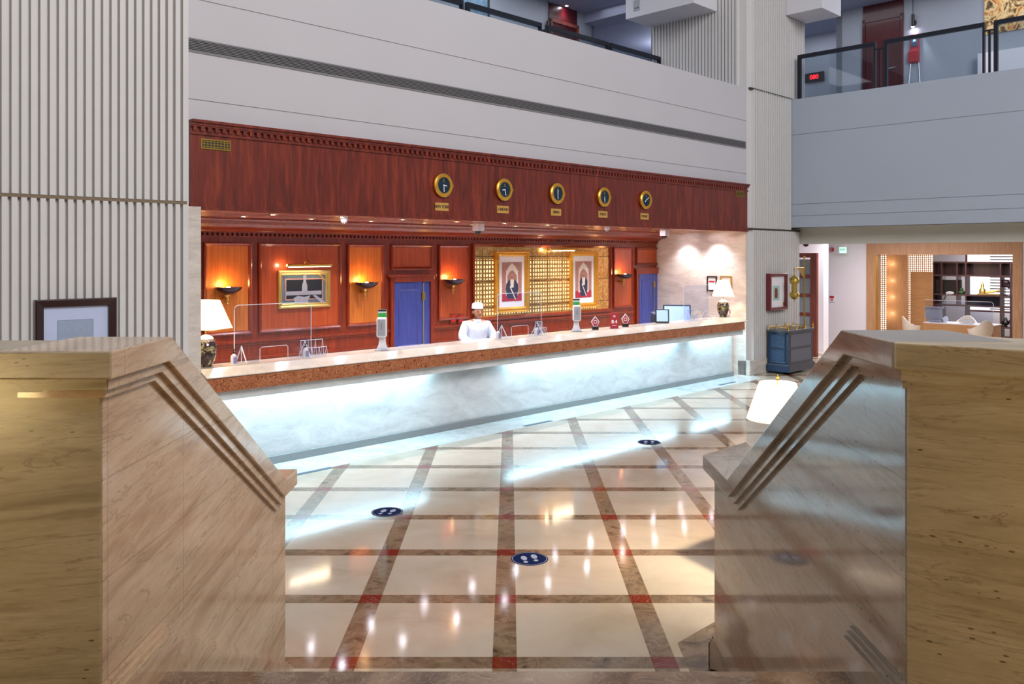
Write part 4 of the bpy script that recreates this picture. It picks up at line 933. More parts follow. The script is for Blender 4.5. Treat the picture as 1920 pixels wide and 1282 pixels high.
# ---------------------------------------------------------------- blue cart with brass rail
c0 = (17.0, 8.62)
ct = thing('shoe_shine_cart', 'blue and grey lattice sided cabinet cart with brass gallery rail beside the column', 'cabinet', UV(17.6, 8.84, 0), A45)
hw, hd_ = 0.575, 0.235
MB().box(-hw, hw, -hd_, hd_, 0.05, 0.90).build('cabinet_body', ['grey_panel'], ct, bevel=0.004)
MB().box(-hw-0.004, -hw+0.001, -hd_, hd_, 0.2, 0.895).build('blue_side', 'blue_paint', ct)
g = MB(); g.box(-hw-0.035, hw+0.035, -hd_-0.035, hd_+0.03, 0.05, 0.18); g.box(-hw-0.02, hw+0.02, -hd_-0.02, hd_+0.02, 0.18, 0.205); g.build('plinth', 'grey_panel', ct, bevel=0.005)
MB().box(-hw-0.039, -hw-0.034, -hd_-0.034, hd_+0.03, 0.05, 0.18).build('plinth_side', 'blue_paint', ct)
MB().box(-hw-0.03, hw+0.02, -hd_-0.03, hd_+0.02, 0.90, 0.945).build('cabinet_top', 'grey_panel', ct, bevel=0.006)
for z0, z1 in ((0.26, 0.52), (0.58, 0.84)):
    MB().box(-hw+0.08, hw-0.08, -hd_-0.006, -hd_, z0, z1).build('lattice_panel', 'cart_lattice', ct)
    MB().ring(-hw+0.07, hw-0.07, z0-0.012, z1+0.012, -hd_, [(0, 0), (0, 0.014), (0.014, 0.01), (0.014, 0)]).build('lattice_frame', 'grey_panel', ct)
    MB().box(-hw-0.009, -hw-0.003, -hd_+0.09, hd_-0.06, z0, z1).build('lattice_panel', 'cart_lattice_b', ct)
    g = MB(); g.ring(-0.16, 0.19, z0-0.012, z1+0.012, 0, [(0, 0), (0, 0.014), (0.014, 0.01), (0.014, 0)]); g.xf(lambda x, y, z: (-hw-0.004+y, x-0.015, z)); g.build('lattice_frame', 'blue_paint', ct)
for y in (-0.15, 0.15): MB().tube([(-hw-0.005, y, 0.86), (-hw-0.06, y-0.02, 0.87), (-hw-0.12, y-0.06, 0.88)], [0.012, 0.018, 0.014], 8).build('handle', 'black', ct, True)
for x in (-0.45, 0.45): MB().lathe([(0.0001, -0.02), (0.05, -0.02), (0.05, 0.02), (0.0001, 0.02)], 14, (x, 0.0, 0.052), 'y').build('caster', 'black', ct, True)
g = MB(); sp = [(-hw, -hd_), (-hw, hd_), (-0.2, hd_), (0.2, hd_), (hw, hd_), (hw, -hd_), (0.2, -hd_), (-0.2, -hd_)]
for x, y in sp: g.lathe([(0.0001, 0.94), (0.018, 0.94), (0.01, 0.97), (0.02, 0.985), (0.012, 1.0), (0.016, 1.02), (0.006, 1.05), (0.0001, 1.09)], 10, (x, y, 0))
g.tube([(-hw, -hd_, 1.0), (-hw, hd_, 1.0), (hw, hd_, 1.0), (hw, -hd_, 1.0)], 0.007, 6); g.build('gallery_rail', 'brass', ct, True)
g = MB()
for x, y in ((-0.3, -0.1), (0.05, 0.05), (0.2, -0.12)): g.lathe([(0.0001, 0.945), (0.03, 0.945), (0.03, 1.0), (0.0001, 1.0)], 12, (x, y, 0))
g.build('polish_tin', 'brass', ct, True)
pu_, pv2 = 18.10-17.6, 8.77-8.84
g = MB(); g.tube([(pu_, pv2, 0.94), (pu_, pv2, 2.50)], 0.016, 10); g.lathe([(0.0001, 0.94), (0.05, 0.94), (0.05, 0.96), (0.02, 0.98), (0.0001, 1.0)], 14, (pu_, pv2, 0)); g.ball((pu_, pv2, 2.52), 0.022, 10)
g.build('pole', 'brass', ct, True)
g = MB(); g.tube([(pu_, pv2, 2.28), (pu_-0.45, pv2, 2.28), (pu_-0.49, pv2, 2.25), (pu_-0.47, pv2, 2.21)], 0.01, 8); g.prism([(pu_-0.02, 2.27), (pu_-0.35, 2.27), (pu_-0.22, 2.20), (pu_-0.12, 2.10), (pu_-0.02, 2.05)], pv2-0.003, pv2+0.003, 'y'); g.build('pole_arm', 'pale_gold', ct)
lt = thing('hanging_lantern', 'pierced brass lantern hanging from the pole of the blue cart', 'lantern', UV(18.10-0.47, 8.77, 1.53), A45)
MB().lathe([(0.0001, 0.0), (0.012, 0.02), (0.006, 0.05), (0.05, 0.07), (0.10, 0.12), (0.112, 0.17), (0.095, 0.205), (0.06, 0.22), (0.058, 0.40), (0.095, 0.415), (0.112, 0.45), (0.10, 0.51), (0.05, 0.56), (0.01, 0.59), (0.008, 0.65), (0.0001, 0.66)], 20).build('lantern_body', plain('pierced_brass', '#B49A4A', 0.35, 0.8, var=0.7, scale=70), lt, True)
MB().tube([(0.02*math.cos(k*PI/6), 0, 0.665+0.02*math.sin(k*PI/6)) for k in range(12)], 0.004, 6, True).build('hook_ring', 'brass', lt, True)

# ---------------------------------------------------------------- lamp in the lower lobby behind the right stair wall
lx, ly = 2.21, 7.0
st_ = thing('side_table', 'dark four-sided side table hidden behind the right stair wall under the lamp', 'table', (lx, ly, 0))
MB().prism([(-0.46, 0.16), (-0.145, -0.46), (0.38, 0.0), (0.065, 0.62)], 0.57, 0.60).build('table_top', 'dark_shelf', st_, bevel=0.005)
MB().lathe([(0.0001, 0), (0.18, 0), (0.18, 0.02), (0.03, 0.05), (0.025, 0.57), (0.0001, 0.57)], 18).build('pedestal', 'dark_shelf', st_, True)
tl = thing('table_lamp', 'lit conical white lamp shade with brass finial behind the right stair wall', 'lamp', (lx, ly, 0.60))
MB().lathe([(0.0001, 0), (0.08, 0), (0.085, 0.02), (0.05, 0.05), (0.09, 0.15), (0.10, 0.25), (0.05, 0.36), (0.02, 0.40), (0.012, 0.5), (0.0001, 0.5)], 24).build('lamp_base', 'brass', tl, True)
MB().lathe([(0.248, 0.595), (0.148, 0.895), (0.144, 0.895), (0.244, 0.595), (0.248, 0.595)], 36, cap=False).build('lamp_shade', 'shade', tl, True)
MB().lathe([(0.0001, 0.88), (0.008, 0.88), (0.006, 0.905), (0.02, 0.915), (0.008, 0.925), (0.016, 0.94), (0.0001, 0.965)], 12).build('finial', 'brass', tl, True)
g = MB()
for a in range(3): g.tube([(0, 0, 0.885), (0.146*math.cos(a*2.094), 0.146*math.sin(a*2.094), 0.89)], 0.003, 5)
g.tube([(0, 0, 0.49), (0, 0, 0.885)], 0.005, 6); g.build('shade_carrier', 'brass', tl)
light('POINT', (lx, ly, 1.36), 170, (1.0, 0.80, 0.55), 'lobby_lamp_bulb', 0.06)

# ---------------------------------------------------------------- footprint stickers on the floor
STK = [(993, 1047.5, 'round navy footprint sticker on the floor nearest the stair'), (726, 959.5, 'round navy footprint sticker at the left, in the cyan light of the desk'), (1217, 829, 'round navy footprint sticker on the floor farthest from the stair')]
f0 = None
for px, py, lab in STK:
    Y = F*H/(py-CY); X = (px-CX)/F*Y
    if f0 is None:
        t = f0 = thing('footprint_sticker', lab, 'floor sticker', (X, Y, 0.0), 0.15, 'footprint distance stickers')
        MB().lathe([(0.0001, 0.0025), (0.156, 0.0025), (0.156, 0.0)], 40).build('disc', 'sticker', t)
        MB().lathe([(0.142, 0.0031), (0.147, 0.0031)], 40, cap=False).build('rim_line', 'sticker_w', t)
        for sx, oy in ((-1, -0.012), (1, 0.012)):
            g = MB()
            g.prism([(sx*0.045+0.026*math.cos(k*PI/8), oy+0.03+0.052*math.sin(k*PI/8)) for k in range(16)], 0.0024, 0.0033)
            g.prism([(sx*0.045+0.02*math.cos(k*PI/6), oy-0.062+0.022*math.sin(k*PI/6)) for k in range(12)], 0.0024, 0.0033)
            g.build('footprint', 'sticker_w', t)
    else: copy_tree(f0, (X, Y, 0.0), -0.2, lab)

# ---------------------------------------------------------------- right balcony wall, soffit and upper floor
UR = 18.25
g = MB()
for z0, z1 in ((3.19, 3.445), (3.457, 3.71), (3.722, 5.295), (5.307, 6.11)): g.box(UR, UR+0.3, 0.5, VC+0.01, z0, z1)
g.box(UR+0.012, UR+0.3, 0.5, VC+0.01, 3.2, 6.1); g.uv().build('wall_right', 'paint_blue', kind=S)
g = MB(); g.box(UR+0.3, 24.6, 0.5, VC-0.02, 5.95, 6.10); g.box(18.95, 24, VC-0.02, 9.48, 5.95, 6.10); g.uv().build('floor_upper_right', 'corridor', kind=S)
g = MB(); g.box(18.7, 19.0, 0.5, 11.0, 2.82, 3.20); g.uv().build('wall_soffit_beam', plain('olive_grey_plaster', '#C2C1B6', 0.7, var=0.02), kind=S)
g = MB(); g.box(18.3, 24.6, 0.5, 14, 3.19, 3.25); g.uv().build('ceiling_lobby_right', 'white', kind=S)
g = MB(); g.box(22.0, 22.3, 10.12, 13.5, 0, 3.19); g.box(18.6, 22.3, 11.6, 11.8, 0, 3.19); g.uv().build('wall_white_return', 'white', kind=S)
PU = 24.0
pv1, pv0 = Vo(1625, PU), Vo(1917, PU); iv1, iv0 = Vo(1642, PU), Vo(1899, PU)
g = MB(); g.box(PU, PU+0.25, pv1, 12.5, 0, 3.19); g.box(PU, PU+0.25, 0.5, pv0, 0, 3.19); g.box(PU+0.02, PU+0.25, pv0, pv1, 3.0, 3.19); g.uv().build('wall_portal', 'white', kind=S)
ph = Zu(1770, 477.5, PU)
g = MB(); g.box(PU-0.03, PU+0.35, iv1, pv1, 0, 3.0); g.box(PU-0.03, PU+0.35, pv0, iv0, 0, 3.0); g.box(PU-0.03, PU+0.35, iv0, iv1, ph, 3.0)
g.uv().build('door_4', 'oak', kind=S, bevel=0.004)
g = MB(); g.box(PU-0.035, PU+0.1, iv1-0.02, iv1, 0, ph); g.uv().build('trim_portal', 'gold', kind=S)
# glazed red door leaf behind the column
du = 20.6; dv0 = Vo(1532.5, du)
dd = thing('door_3', '', 'door', UV(du, dv0, 0), AR); del dd['label']; del dd['category']; dd['kind'] = S
dw = 0.95; dz = 2.62     # local x runs towards -v, so the leaf goes to -x
g = MB(); g.box(-dw, -0.0, -0.03, 0.03, 0, 0.1)
g.box(-0.17, 0.0, -0.04, 0.06, 0, dz); g.box(-dw, -dw+0.12, -0.03, 0.03, 0, dz); g.box(-dw, 0, -0.035, 0.05, dz-0.12, dz)
for k in range(1, 5): z = 0.1+k*(dz-0.22)/5; g.box(-dw, -0.12, -0.03, 0.03, z-0.045, z+0.045)
g.build('door_frame', 'red_wood', dd, bevel=0.004)
for k in range(5):
    z0 = 0.1+k*(dz-0.22)/5+0.045; z1 = 0.1+(k+1)*(dz-0.22)/5-0.045; MB().box(-dw+0.12, -0.17, -0.008, 0.008, z0, z1).build('door_pane', 'frost', dd)
# fixtures on the white wall
def on_u(px, py, u): return UV(u, Vo(px, u), Zu(px, py, u))
t = thing('fire_alarm_sounder', 'round red fire alarm sounder high on the white wall', 'fire alarm', on_u(1560, 468, PU), AR)
MB().lathe([(0.0001, 0), (0.065, 0), (0.065, -0.05), (0.05, -0.07), (0.0001, -0.075)], 20, (0, 0, 0), 'y').build('alarm_body', 'red', t, True)
MB().lathe([(0.03, -0.0765), (0.042, -0.0765)], 16, (0, 0, 0), 'y', cap=False).build('sound_ring', 'whiteplastic', t)
t = thing('fire_call_point', 'small red fire call point at mid height on the white wall', 'fire alarm', on_u(1561, 560, PU), AR)
MB().box(-0.07, 0.07, -0.04, 0, -0.09, 0.09).build('box_body', 'whiteplastic', t, bevel=0.01); MB().box(-0.062, 0.062, -0.048, -0.035, 0.02, 0.085).build('red_top', 'red', t, bevel=0.004); MB().box(-0.03, 0.03, -0.046, -0.035, -0.05, 0.0).build('press_plate', 'pink', t)
t = thing('exit_sign', 'pale green lit EXIT sign hanging near the ceiling of the white wall', 'exit sign', UV(PU-0.35, Vo(1580.5, PU-0.35), 2.70), AR)
MB().box(-0.10, 0.10, -0.012, 0.012, -0.075, 0.09).build('sign_panel', 'exit_glow', t, bevel=0.003); MB().box(-0.11, 0.11, -0.03, 0.03, 0.09, 0.16).build('housing', 'whiteplastic', t, bevel=0.004)
MB().tube([(0, 0, 0.15), (0, 0, 0.49)], 0.01, 8).build('hanger', 'whiteplastic', t); text('EXIT', 0.075, 'green', t, (0.0, -0.0135, 0.02))
t = thing('security_camera', 'small black dome camera under the beam near the red glazed door', 'security camera', UV(20.4, Vo(1511, 20.4), 3.19), AR)
MB().lathe([(0.0001, -0.42), (0.05, -0.40), (0.07, -0.36), (0.07, -0.34), (0.0001, -0.34)], 18).build('dome', 'black', t, True); MB().tube([(0, 0, -0.34), (0, 0, 0)], 0.012, 8).build('drop_rod', 'black', t)

# ---------------------------------------------------------------- room beyond the portal
OU = 29.0
g = MB(); g.box(24.3, 33.5, 12.0, 12.2, 0, 3.1); g.box(33.3, 33.5, 1, 12.2, 0, 3.1); g.box(24.3, 33.5, 1.0, 1.2, 0, 3.1); g.uv().build('wall_office', 'white', kind=S)
g = MB(); g.box(24.3, 33.5, 1.0, 12.2, 3.05, 3.1); g.uv().build('ceiling_office', 'white', kind=S)
def upanel(name, u, xa, xb, z0, z1, mat_, label, cat, th=0.04):
    va, vb = Vo(xa, u), Vo(xb, u)
    t = tag(MB().box(0, abs(va-vb), 0, th, 0, z1-z0).build(name, mat_, loc=UV(u, max(va, vb), z0)), label, cat); t.rotation_euler = (0, 0, AR); return t
upanel('lattice_screen', 24.7, 1640, 1661, 0, 2.9, 'lit_lattice', 'tall narrow backlit lattice screen just inside the oak portal', 'lattice screen')
upanel('oak_wall_panel', 26.2, 1655, 1702, 0, 2.95, 'oak', 'plain tall oak panel between the two lattice screens', 'wall panel')
upanel('lattice_screen', 26.6, 1697, 1748, 0, 2.95, 'lit_lattice', 'wide backlit lattice screen above and behind the wicker cabinet panel', 'lattice screen')
upanel('wicker_panel', 26.3, 1707.5, 1748, 0, Zu(1727, 509, 26.3), 'oak_h', 'woven oak cabinet panel left of the dark shelf unit', 'wall panel')
# open dark shelf unit
sh = thing('shelf_unit', 'open dark wood shelf unit dividing the room beyond the portal', 'shelf', UV(OU, Vo(1748, OU), 0), AR)
sx1 = Vo(1748, OU)-Vo(1901, OU)
def sxx(px): return Vo(1748, OU)-Vo(px, OU)
for y in (491.9, 517, 553.4, 573.4, 611, 628):
    z = max(0.03, Zu(1820, y, OU)); MB().box(0, sx1, 0, 0.38, z-0.025, z+0.025).build('shelf_board', 'dark_shelf', sh)
zt2 = Zu(1820, 491.9, OU)
for i, px in enumerate((1749, 1765, 1794, 1810.5, 1875.7, 1894.5)):
    x = sxx(px); MB().box(x-0.02, x+0.02, 0.01, 0.37, 0.05 if i not in (2,) else Zu(1820, 573.4, OU), zt2-0.02).build('upright', 'dark_shelf', sh)
MB().box(0.02, sx1, 0.36, 0.37, Zu(1820, 517, OU)+0.02, zt2).build('back_panel', 'dark_shelf', sh)
MB().box(sxx(1811), sxx(1875), 0.355, 0.365, Zu(1820, 573.4, OU)+0.02, Zu(1820, 553.4, OU)-0.02).build('back_panel', 'navy', sh)
MB().box(0.03, sxx(1764), 0.36, 0.37, 0.05, Zu(1820, 517, OU)).build('back_panel', 'dark_shelf', sh)
def shelf_item(name, label, cat, px, ysh, mb, mat_, dy=0.16):
    p = UV(OU+dy, Vo(px, OU+dy), Zu(1820, ysh, OU)+0.026); o = mb.build(name, mat_, smooth=True, loc=p); o.rotation_euler = (0, 0, AR); return tag(o, label, cat)
g = MB(); g.box(-0.12, 0.5, -0.1, 0.1, 0, 0.03); g.lathe([(0.0001, 0.03), (0.09, 0.03), (0.09, 0.15), (0.05, 0.2), (0.05, 0.28), (0.0001, 0.42)], 12, (0, 0, 0)); g.tube([(0.1, 0, 0.08), (0.3, 0, 0.1), (0.55, 0, 0.17)], [0.05, 0.04, 0.015], 8)
shelf_item('ship_model', 'tan model of a ship on the shelf before the bright window', 'model', 1842, 553.4, g, 'pale_gold')
g = MB(); g.lathe([(0.0001, 0), (0.06, 0), (0.03, 0.03), (0.09, 0.08), (0.11, 0.13), (0.05, 0.19), (0.04, 0.24), (0.0001, 0.3)], 14); g.tube([(0.05, 0, 0.14), (0.15, 0, 0.22), (0.16, 0, 0.3)], [0.03, 0.02, 0.01], 8)
shelf_item('coffee_pot', 'small black coffee pot on the lower shelf at the right', 'pot', 1886, 611, g, 'black')
g = MB(); g.tube([(0, 0, 0), (0, 0, 0.25)], 0.01, 8); g.ball((0, 0, 0.36), 0.14, 10, (1, 0.4, 0.9)); g.ball((0.1, 0, 0.28), 0.07, 8); g.lathe([(0.0001, 0), (0.06, 0), (0.06, 0.02), (0.0001, 0.02)], 12)
shelf_item('dark_bird_figure', 'dark bird figure on a shelf at the right end of the shelf unit', 'figure', 1885, 553.4, g, 'dark_bronze')
g = MB(); g.lathe([(0.0001, 0), (0.09, 0), (0.11, 0.05), (0.09, 0.1), (0.0001, 0.1)], 14); g.ball((0, 0, 0.14), 0.06, 8)
shelf_item('potted_plant', 'small potted plant on the middle shelf', 'plant', 1803, 553.4, g, plain('leaf_green', '#3A5A3A', 0.7))
g = MB(); g.box(-0.42, 0.35, -0.02, 0.02, 0, 0.44)
shelf_item('dark_screen', 'black flat screen standing on the middle shelf', 'screen', 1781, 553.4, g, 'black')
# bright window and blinds at the far end
wn = thing('window_1', '', 'window', UV(32.5, Vo(1868, 32.5), 1.55), AR); del wn['label']; del wn['category']; wn['kind'] = S
ww = Vo(1830, 32.5)-Vo(1905, 32.5)
MB().box(-ww/2-0.3, ww/2, 0, 0.02, -0.9, 1.3).build('window_pane', 'white_glow', wn); MB().ring(-ww/2-0.35, ww/2+0.05, -0.95, 1.35, 0, [(0, 0), (0, 0.04), (0.06, 0.04), (0.06, 0)]).build('window_frame', 'red_wood', wn)
bl = thing('window_blind', 'dark slatted blind over the right part of the bright window', 'blind', UV(32.4, Vo(1890, 32.4), 1.55), AR)
g = MB()
for k in range(22): g.box(-0.55, 0.55, -0.02, 0.0, -0.85+k*0.1, -0.81+k*0.1)
g.build('slats', 'steel', bl)
# desk with screen, monitor, lamp and armchairs
DU = 24.9; dva, dvb = Vo(1731, DU), Vo(1862, DU); dl_ = dva-dvb
dsk = thing('office_desk', 'light oak desk with white top in the room beyond the portal', 'desk', UV(DU, dva, 0), AR)
MB().box(0, dl_, 0, 0.75, 0.675, 0.70).build('desk_top', 'white', dsk, bevel=0.003); MB().box(0.01, dl_-0.01, 0.01, 0.035, 0.12, 0.675).build('modesty_panel', 'oak_h', dsk)
for x in (0.01, dl_-0.04): MB().box(x, x+0.03, 0.02, 0.74, 0, 0.675).build('side_panel', 'oak_h', dsk)
t = thing('acrylic_screen', 'clear acrylic screen standing on the oak desk', 'acrylic screen', UV(DU+0.06, dva-0.9, 0.70), AR)
MB().box(-0.87, 0.85, -0.002, 0.002, 0, 0.62).build('pane', 'glass', t); MB().tube([(-0.87, 0, 0), (-0.87, 0, 0.62), (0.80, 0, 0.62), (0.85, 0, 0.57), (0.85, 0, 0)], 0.007, 6).build('polished_edge', 'edge', t, True)
t = thing('monitor', 'grey monitor seen from behind on the oak desk', 'monitor', UV(DU+0.25, Vo(1752, DU+0.25), 0.70), AR)
MB().box(-0.25, 0.21, -0.02, 0.02, 0.08, 0.40).build('monitor_housing', 'greyplastic', t, bevel=0.01); MB().box(-0.25, 0.25, -0.04, 0.03, 0.36, 0.43).build('top_rim', 'steel', t, bevel=0.006); MB().lathe([(0.0001, 0), (0.12, 0), (0.12, 0.012), (0.02, 0.02), (0.02, 0.1), (0.0001, 0.1)], 14).build('monitor_stand', 'steel', t, True)
t = thing('desk_lamp', 'silver jointed desk lamp rising above the grey monitor', 'lamp', UV(DU+0.3, Vo(1768, DU+0.3), 0.70), AR)
MB().lathe([(0.0001, 0), (0.09, 0), (0.09, 0.02), (0.0001, 0.025)], 18).build('lamp_base', 'steel', t, True)
MB().tube([(0, 0, 0.02), (-0.1, 0, 0.40), (0.1, 0, 0.78)], 0.022, 8).build('lamp_arm', 'steel', t, True); g = MB(); g.ball((0.18, 0, 0.82), 0.11, 14, (1, 0.6, 0.35)); g.build('lamp_head', 'whiteplastic', t, True)
t = thing('desk_fan', 'small round white desk fan on the oak desk', 'fan', UV(DU+0.2, Vo(1773, DU+0.2), 0.70), AR)
MB().lathe([(0.0001, -0.03), (0.07, -0.02), (0.075, 0.0), (0.07, 0.02), (0.0001, 0.03)], 20, (0, 0, 0.1), 'y').build('fan_head', 'whiteplastic', t, True); MB().lathe([(0.0001, 0), (0.05, 0), (0.02, 0.03), (0.0001, 0.04)], 14).build('fan_base', 'whiteplastic', t, True)
t = tag(MB().box(-0.14, 0.14, -0.06, 0.06, 0, 0.08).build('desk_organizer', 'greyplastic', loc=UV(DU+0.15, Vo(1753, DU+0.15), 0.70), bevel=0.006), 'low grey desk organizer in front of the grey monitor', 'organizer'); t.rotation_euler = (0, 0, AR)
t = thing('paper_tray', 'clear stacked paper tray at the middle of the oak desk', 'tray', UV(DU+0.25, Vo(1814, DU+0.25), 0.70), AR)
for k in range(2): MB().box(-0.16, 0.16, -0.1, 0.1, 0.02+0.07*k, 0.03+0.07*k).build('tray', 'edge', t)
MB().tube([(-0.16, -0.1, 0), (-0.16, -0.1, 0.12), (0.16, -0.1, 0.12), (0.16, -0.1, 0)], 0.005, 6).build('tray_frame', 'steel', t)
def armchair(u, v, rz, label):
    t = thing('armchair', label, 'chair', UV(u, v, 0), rz, 'cream leather armchairs round the oak desk')
    # shell: curved back wrapping into arms
    n = 16; vs = []; fs = []
    for i in range(n+1):
        a = PI*(-0.12+1.24*i/n); hgt = 0.62+0.24*math.exp(-((i/n-0.5)/0.22)**2)
        for rr, zz in ((0.24, 0.42), (0.28, 0.50), (0.305, hgt-0.03), (0.31, hgt), (0.275, hgt), (0.265, hgt-0.03), (0.22, 0.47)):
            vs.append((rr*math.cos(a), rr*math.sin(a)*0.95, zz))
    for i in range(n):
        for q in range(7): fs.append((i*7+q, i*7+(q+1) % 7, (i+1)*7+(q+1) % 7, (i+1)*7+q))
    fs += [tuple(range(7)), tuple(range(n*7, n*7+7))[::-1]]
    MB().add(vs, fs).build('backrest', 'leather', t, True)
    MB().lathe([(0.0001, 0.38), (0.22, 0.38), (0.26, 0.41), (0.26, 0.45), (0.22, 0.475), (0.0001, 0.48)], 24).build('seat', 'leather', t, True)
    MB().lathe([(0.0001, 0.0), (0.02, 0.0), (0.02, 0.38), (0.0001, 0.38)], 10).build('column', 'steel', t, True)
    for k in range(4): MB().tube([(0, 0, 0.06), (0.26*math.cos(k*PI/2+0.78), 0.26*math.sin(k*PI/2+0.78), 0.02)], 0.014, 6).build('leg', 'steel', t, True)
armchair(24.75, Vo(1712, 24.75), AR+2.2, 'cream armchair at the left end of the oak desk')
armchair(24.55, Vo(1838, 24.55), AR-2.3, 'cream armchair in front of the oak desk at its right end')
armchair(26.0, Vo(1810, 26.0), AR+0.1, 'cream armchair behind the oak desk')
light('AREA', UV(19.8, 5.5, 8.68), 55, (0.88, 0.92, 1.0), 'upper_corridor_light', (1.2, 8), (0, 0, A45))
light('AREA', UV(21.5, 10.5, 8.68), 22, (0.88, 0.92, 1.0), 'upper_corridor_light', (1.5, 1.5), (0, 0, A45))
light('AREA', UV(11.5, 12.7, 8.68), 60, (0.88, 0.92, 1.0), 'upper_corridor_light', (10, 1.2), (0, 0, A45))
light('POINT', UV(20.5, 14.0, 8.2), 70, (0.85, 0.88, 1.0), 'upper_corridor_light', 0.1)
light('AREA', UV(27.5, 7.5, 2.95), 190, (1.0, 0.93, 0.90), 'office_ceiling_light', (3, 3), (0, 0, 0))
light('AREA', UV(21.5, 8.5, 3.12), 150, (1.0, 0.93, 0.97), 'lobby_ceiling_light', (2, 3), (0, 0, A45))
for z in (0.8, 1.3, 1.8, 2.3): light('POINT', UV(26.0, Vo(1664, 26.0), z), 3, (1.0, 0.72, 0.42), 'lattice_glow', 0.05)

# ---------------------------------------------------------------- upper balconies
def rail(name, pts, zb_, zt, off, label, rz, loc, width):
    pass
def railing(a, b, v, ztop, zbot, label, side='u', glassy=True):
    # framed glass panel from a to b along one wall direction
    if side == 'u': t = thing('balcony_railing', label, 'railing', UV((a+b)/2, v, zbot), A45, 'black framed glass railings of the upper floor')
    else: t = thing('balcony_railing', label, 'railing', UV(v, (a+b)/2, zbot), AR, 'black framed glass railings of the upper floor')
    h = abs(b-a)/2; H_ = ztop-zbot; q = 0.04
    MB().box(-h, h, -0.04, 0.04, H_-0.085, H_).build('top_rail', 'rail', t, bevel=0.004)
    for sx in (-1, 1): MB().box(sx*h-q if sx > 0 else -h, h if sx > 0 else -h+q+0.03, -q, q, 0, H_-0.08).build('post', 'rail', t)
    MB().box(-h+0.08, h-0.06, -0.006, 0.006, 0.01, H_-0.07).build('glass_pane', 'smoke', t)
RV = 11.4; zr = 7.13
rs = [(700, 868, 'leftmost'), (873.7, 1015, 'second from the left'), (1026, 1140, 'third from the left'), (1142.5, 1237.0, 'ending against the ribbed column')]
for xa, xb, wh in rs: railing(Uo(xa, RV), Uo(xb, RV)-0.02, RV, zr, 6.11, 'black framed glass railing above the desk fascia, '+wh, 'u')
RU = 18.32
rs = [(1496.5, 1642.5, 'beside the ribbed column'), (1658, 1847, 'below the wall spotlight'), (1864, 2010, 'below the bright artwork')]
for xa, xb, wh in rs: railing(Vo(xb, RU), Vo(xa, RU), RU, Zu(1496, 104, RU), 6.10, 'black framed glass railing on the right balcony, '+wh, 'v')
for px in (1650, 1855.5):
    t = thing('railing_post', 'slim black post between two railings of the right balcony, %s' % ('left one' if px < 1700 else 'right one'), 'post', UV(RU, Vo(px, RU), 6.10), AR)
    MB().box(-0.02, 0.02, -0.02, 0.02, 0, 0.86).build('post', 'rail', t); MB().box(-0.08, 0.08, -0.015, 0.015, 0.83, 0.86).build('link_bar', 'rail', t)
for px, wh in ((1020.5, 'left'), (1141.2, 'right')):
    t = thing('railing_post', 'slim black post between two railings above the desk fascia, %s one' % wh, 'post', UV(Uo(px, RV), RV, 6.11), A45)
    MB().box(-0.02, 0.02, -0.02, 0.02, 0, 0.92).build('post', 'rail', t); MB().box(-0.06, 0.06, -0.015, 0.015, 0.86, 0.90).build('link_bar', 'rail', t)
# right corridor
g = MB(); g.box(21.0, 21.2, 0.5, Vo(1568, 21.0), 6.1, 8.7); g.box(22.8, 23.0, 7.5, 14, 6.1, 8.7); g.box(21.0, 23.0, Vo(1568, 21.0)-0.15, Vo(1568, 21.0), 6.1, 8.7); g.uv().build('wall_upper_right', 'corridor', kind=S)
g = MB(); g.box(18.3, 23.2, 0.5, 10.99, 8.7, 8.8); g.uv().build('ceiling_upper_right', 'ceil', kind=S)
BU = 21.0-0.002
va, vb = Vo(1618.5, BU), Vo(1694.5, BU)
dd = thing('door_5', '', 'door', UV(BU, va, 6.1), AR); del dd['label']; del dd['category']; dd['kind'] = S
W_ = va-vb
MB().box(0, W_, -0.02, 0, 0, 2.59).build('door_surround', 'deep_red', dd)
g = MB(); g.box(0, 0.07, -0.06, -0.02, 0, 2.25); g.box(W_-0.07, W_, -0.06, -0.02, 0, 2.25); g.box(0, W_, -0.06, -0.02, 2.17, 2.25); g.build('door_frame', 'deep_red', dd)
MB().box(0.08, W_-0.08, -0.045, -0.02, 0, 2.16).build('door_leaf', 'deep_red', dd); MB().tube([(W_-0.35, -0.1, 0.95), (W_-0.18, -0.1, 0.97), (W_-0.16, -0.05, 0.97)], 0.012, 8).build('door_handle', 'steel', dd, True)
t = thing('spot_sconce', 'black cylinder spotlight with a lit tip on the right upper wall', 'wall light', on_u(1714.5, 40, BU), AR)
MB().lathe([(0.0001, -0.15), (0.035, -0.15), (0.035, 0.15), (0.0001, 0.15)], 14, (0, -0.09, 0)).build('spot_tube', 'black', t, True); MB().box(-0.03, 0.05, -0.09, 0, -0.08, 0.0).build('wall_bracket', 'black', t); MB().tube([(0, -0.09, 0.15), (0, -0.09, 0.80)], 0.008, 6).build('rod', 'black', t)
MB().lathe([(0.0001, -0.152), (0.03, -0.152)], 14, (0, -0.09, 0)).build('lamp_tip', 'spot', t)
p = on_u(1714.5, 40, BU-0.09); light('SPOT', (p[0], p[1], p[2]-0.17), 45, (0.92, 0.96, 1.0), 'spot_beam', 0.03, (0, 0, 0), spot_size=math.radians(75), spot_blend=0.5)
t = thing('control_panel', 'red and blue lit call panel on a stand under the wall spotlight', 'control panel', on_u(1716, 93, BU), AR)
MB().box(-0.10, 0.10, -0.05, 0, -0.32, 0.36).build('panel_body', 'red_card', t, bevel=0.004); MB().box(-0.075, 0.075, -0.056, -0.05, 0.06, 0.30).build('display', 'navy', t); MB().box(-0.03, 0.03, -0.059, -0.055, 0.18, 0.24).build('display_digits', 'sky_glow', t)
MB().box(-0.13, 0.07, -0.10, -0.05, -0.30, -0.04).build('red_box', 'red', t, bevel=0.006)
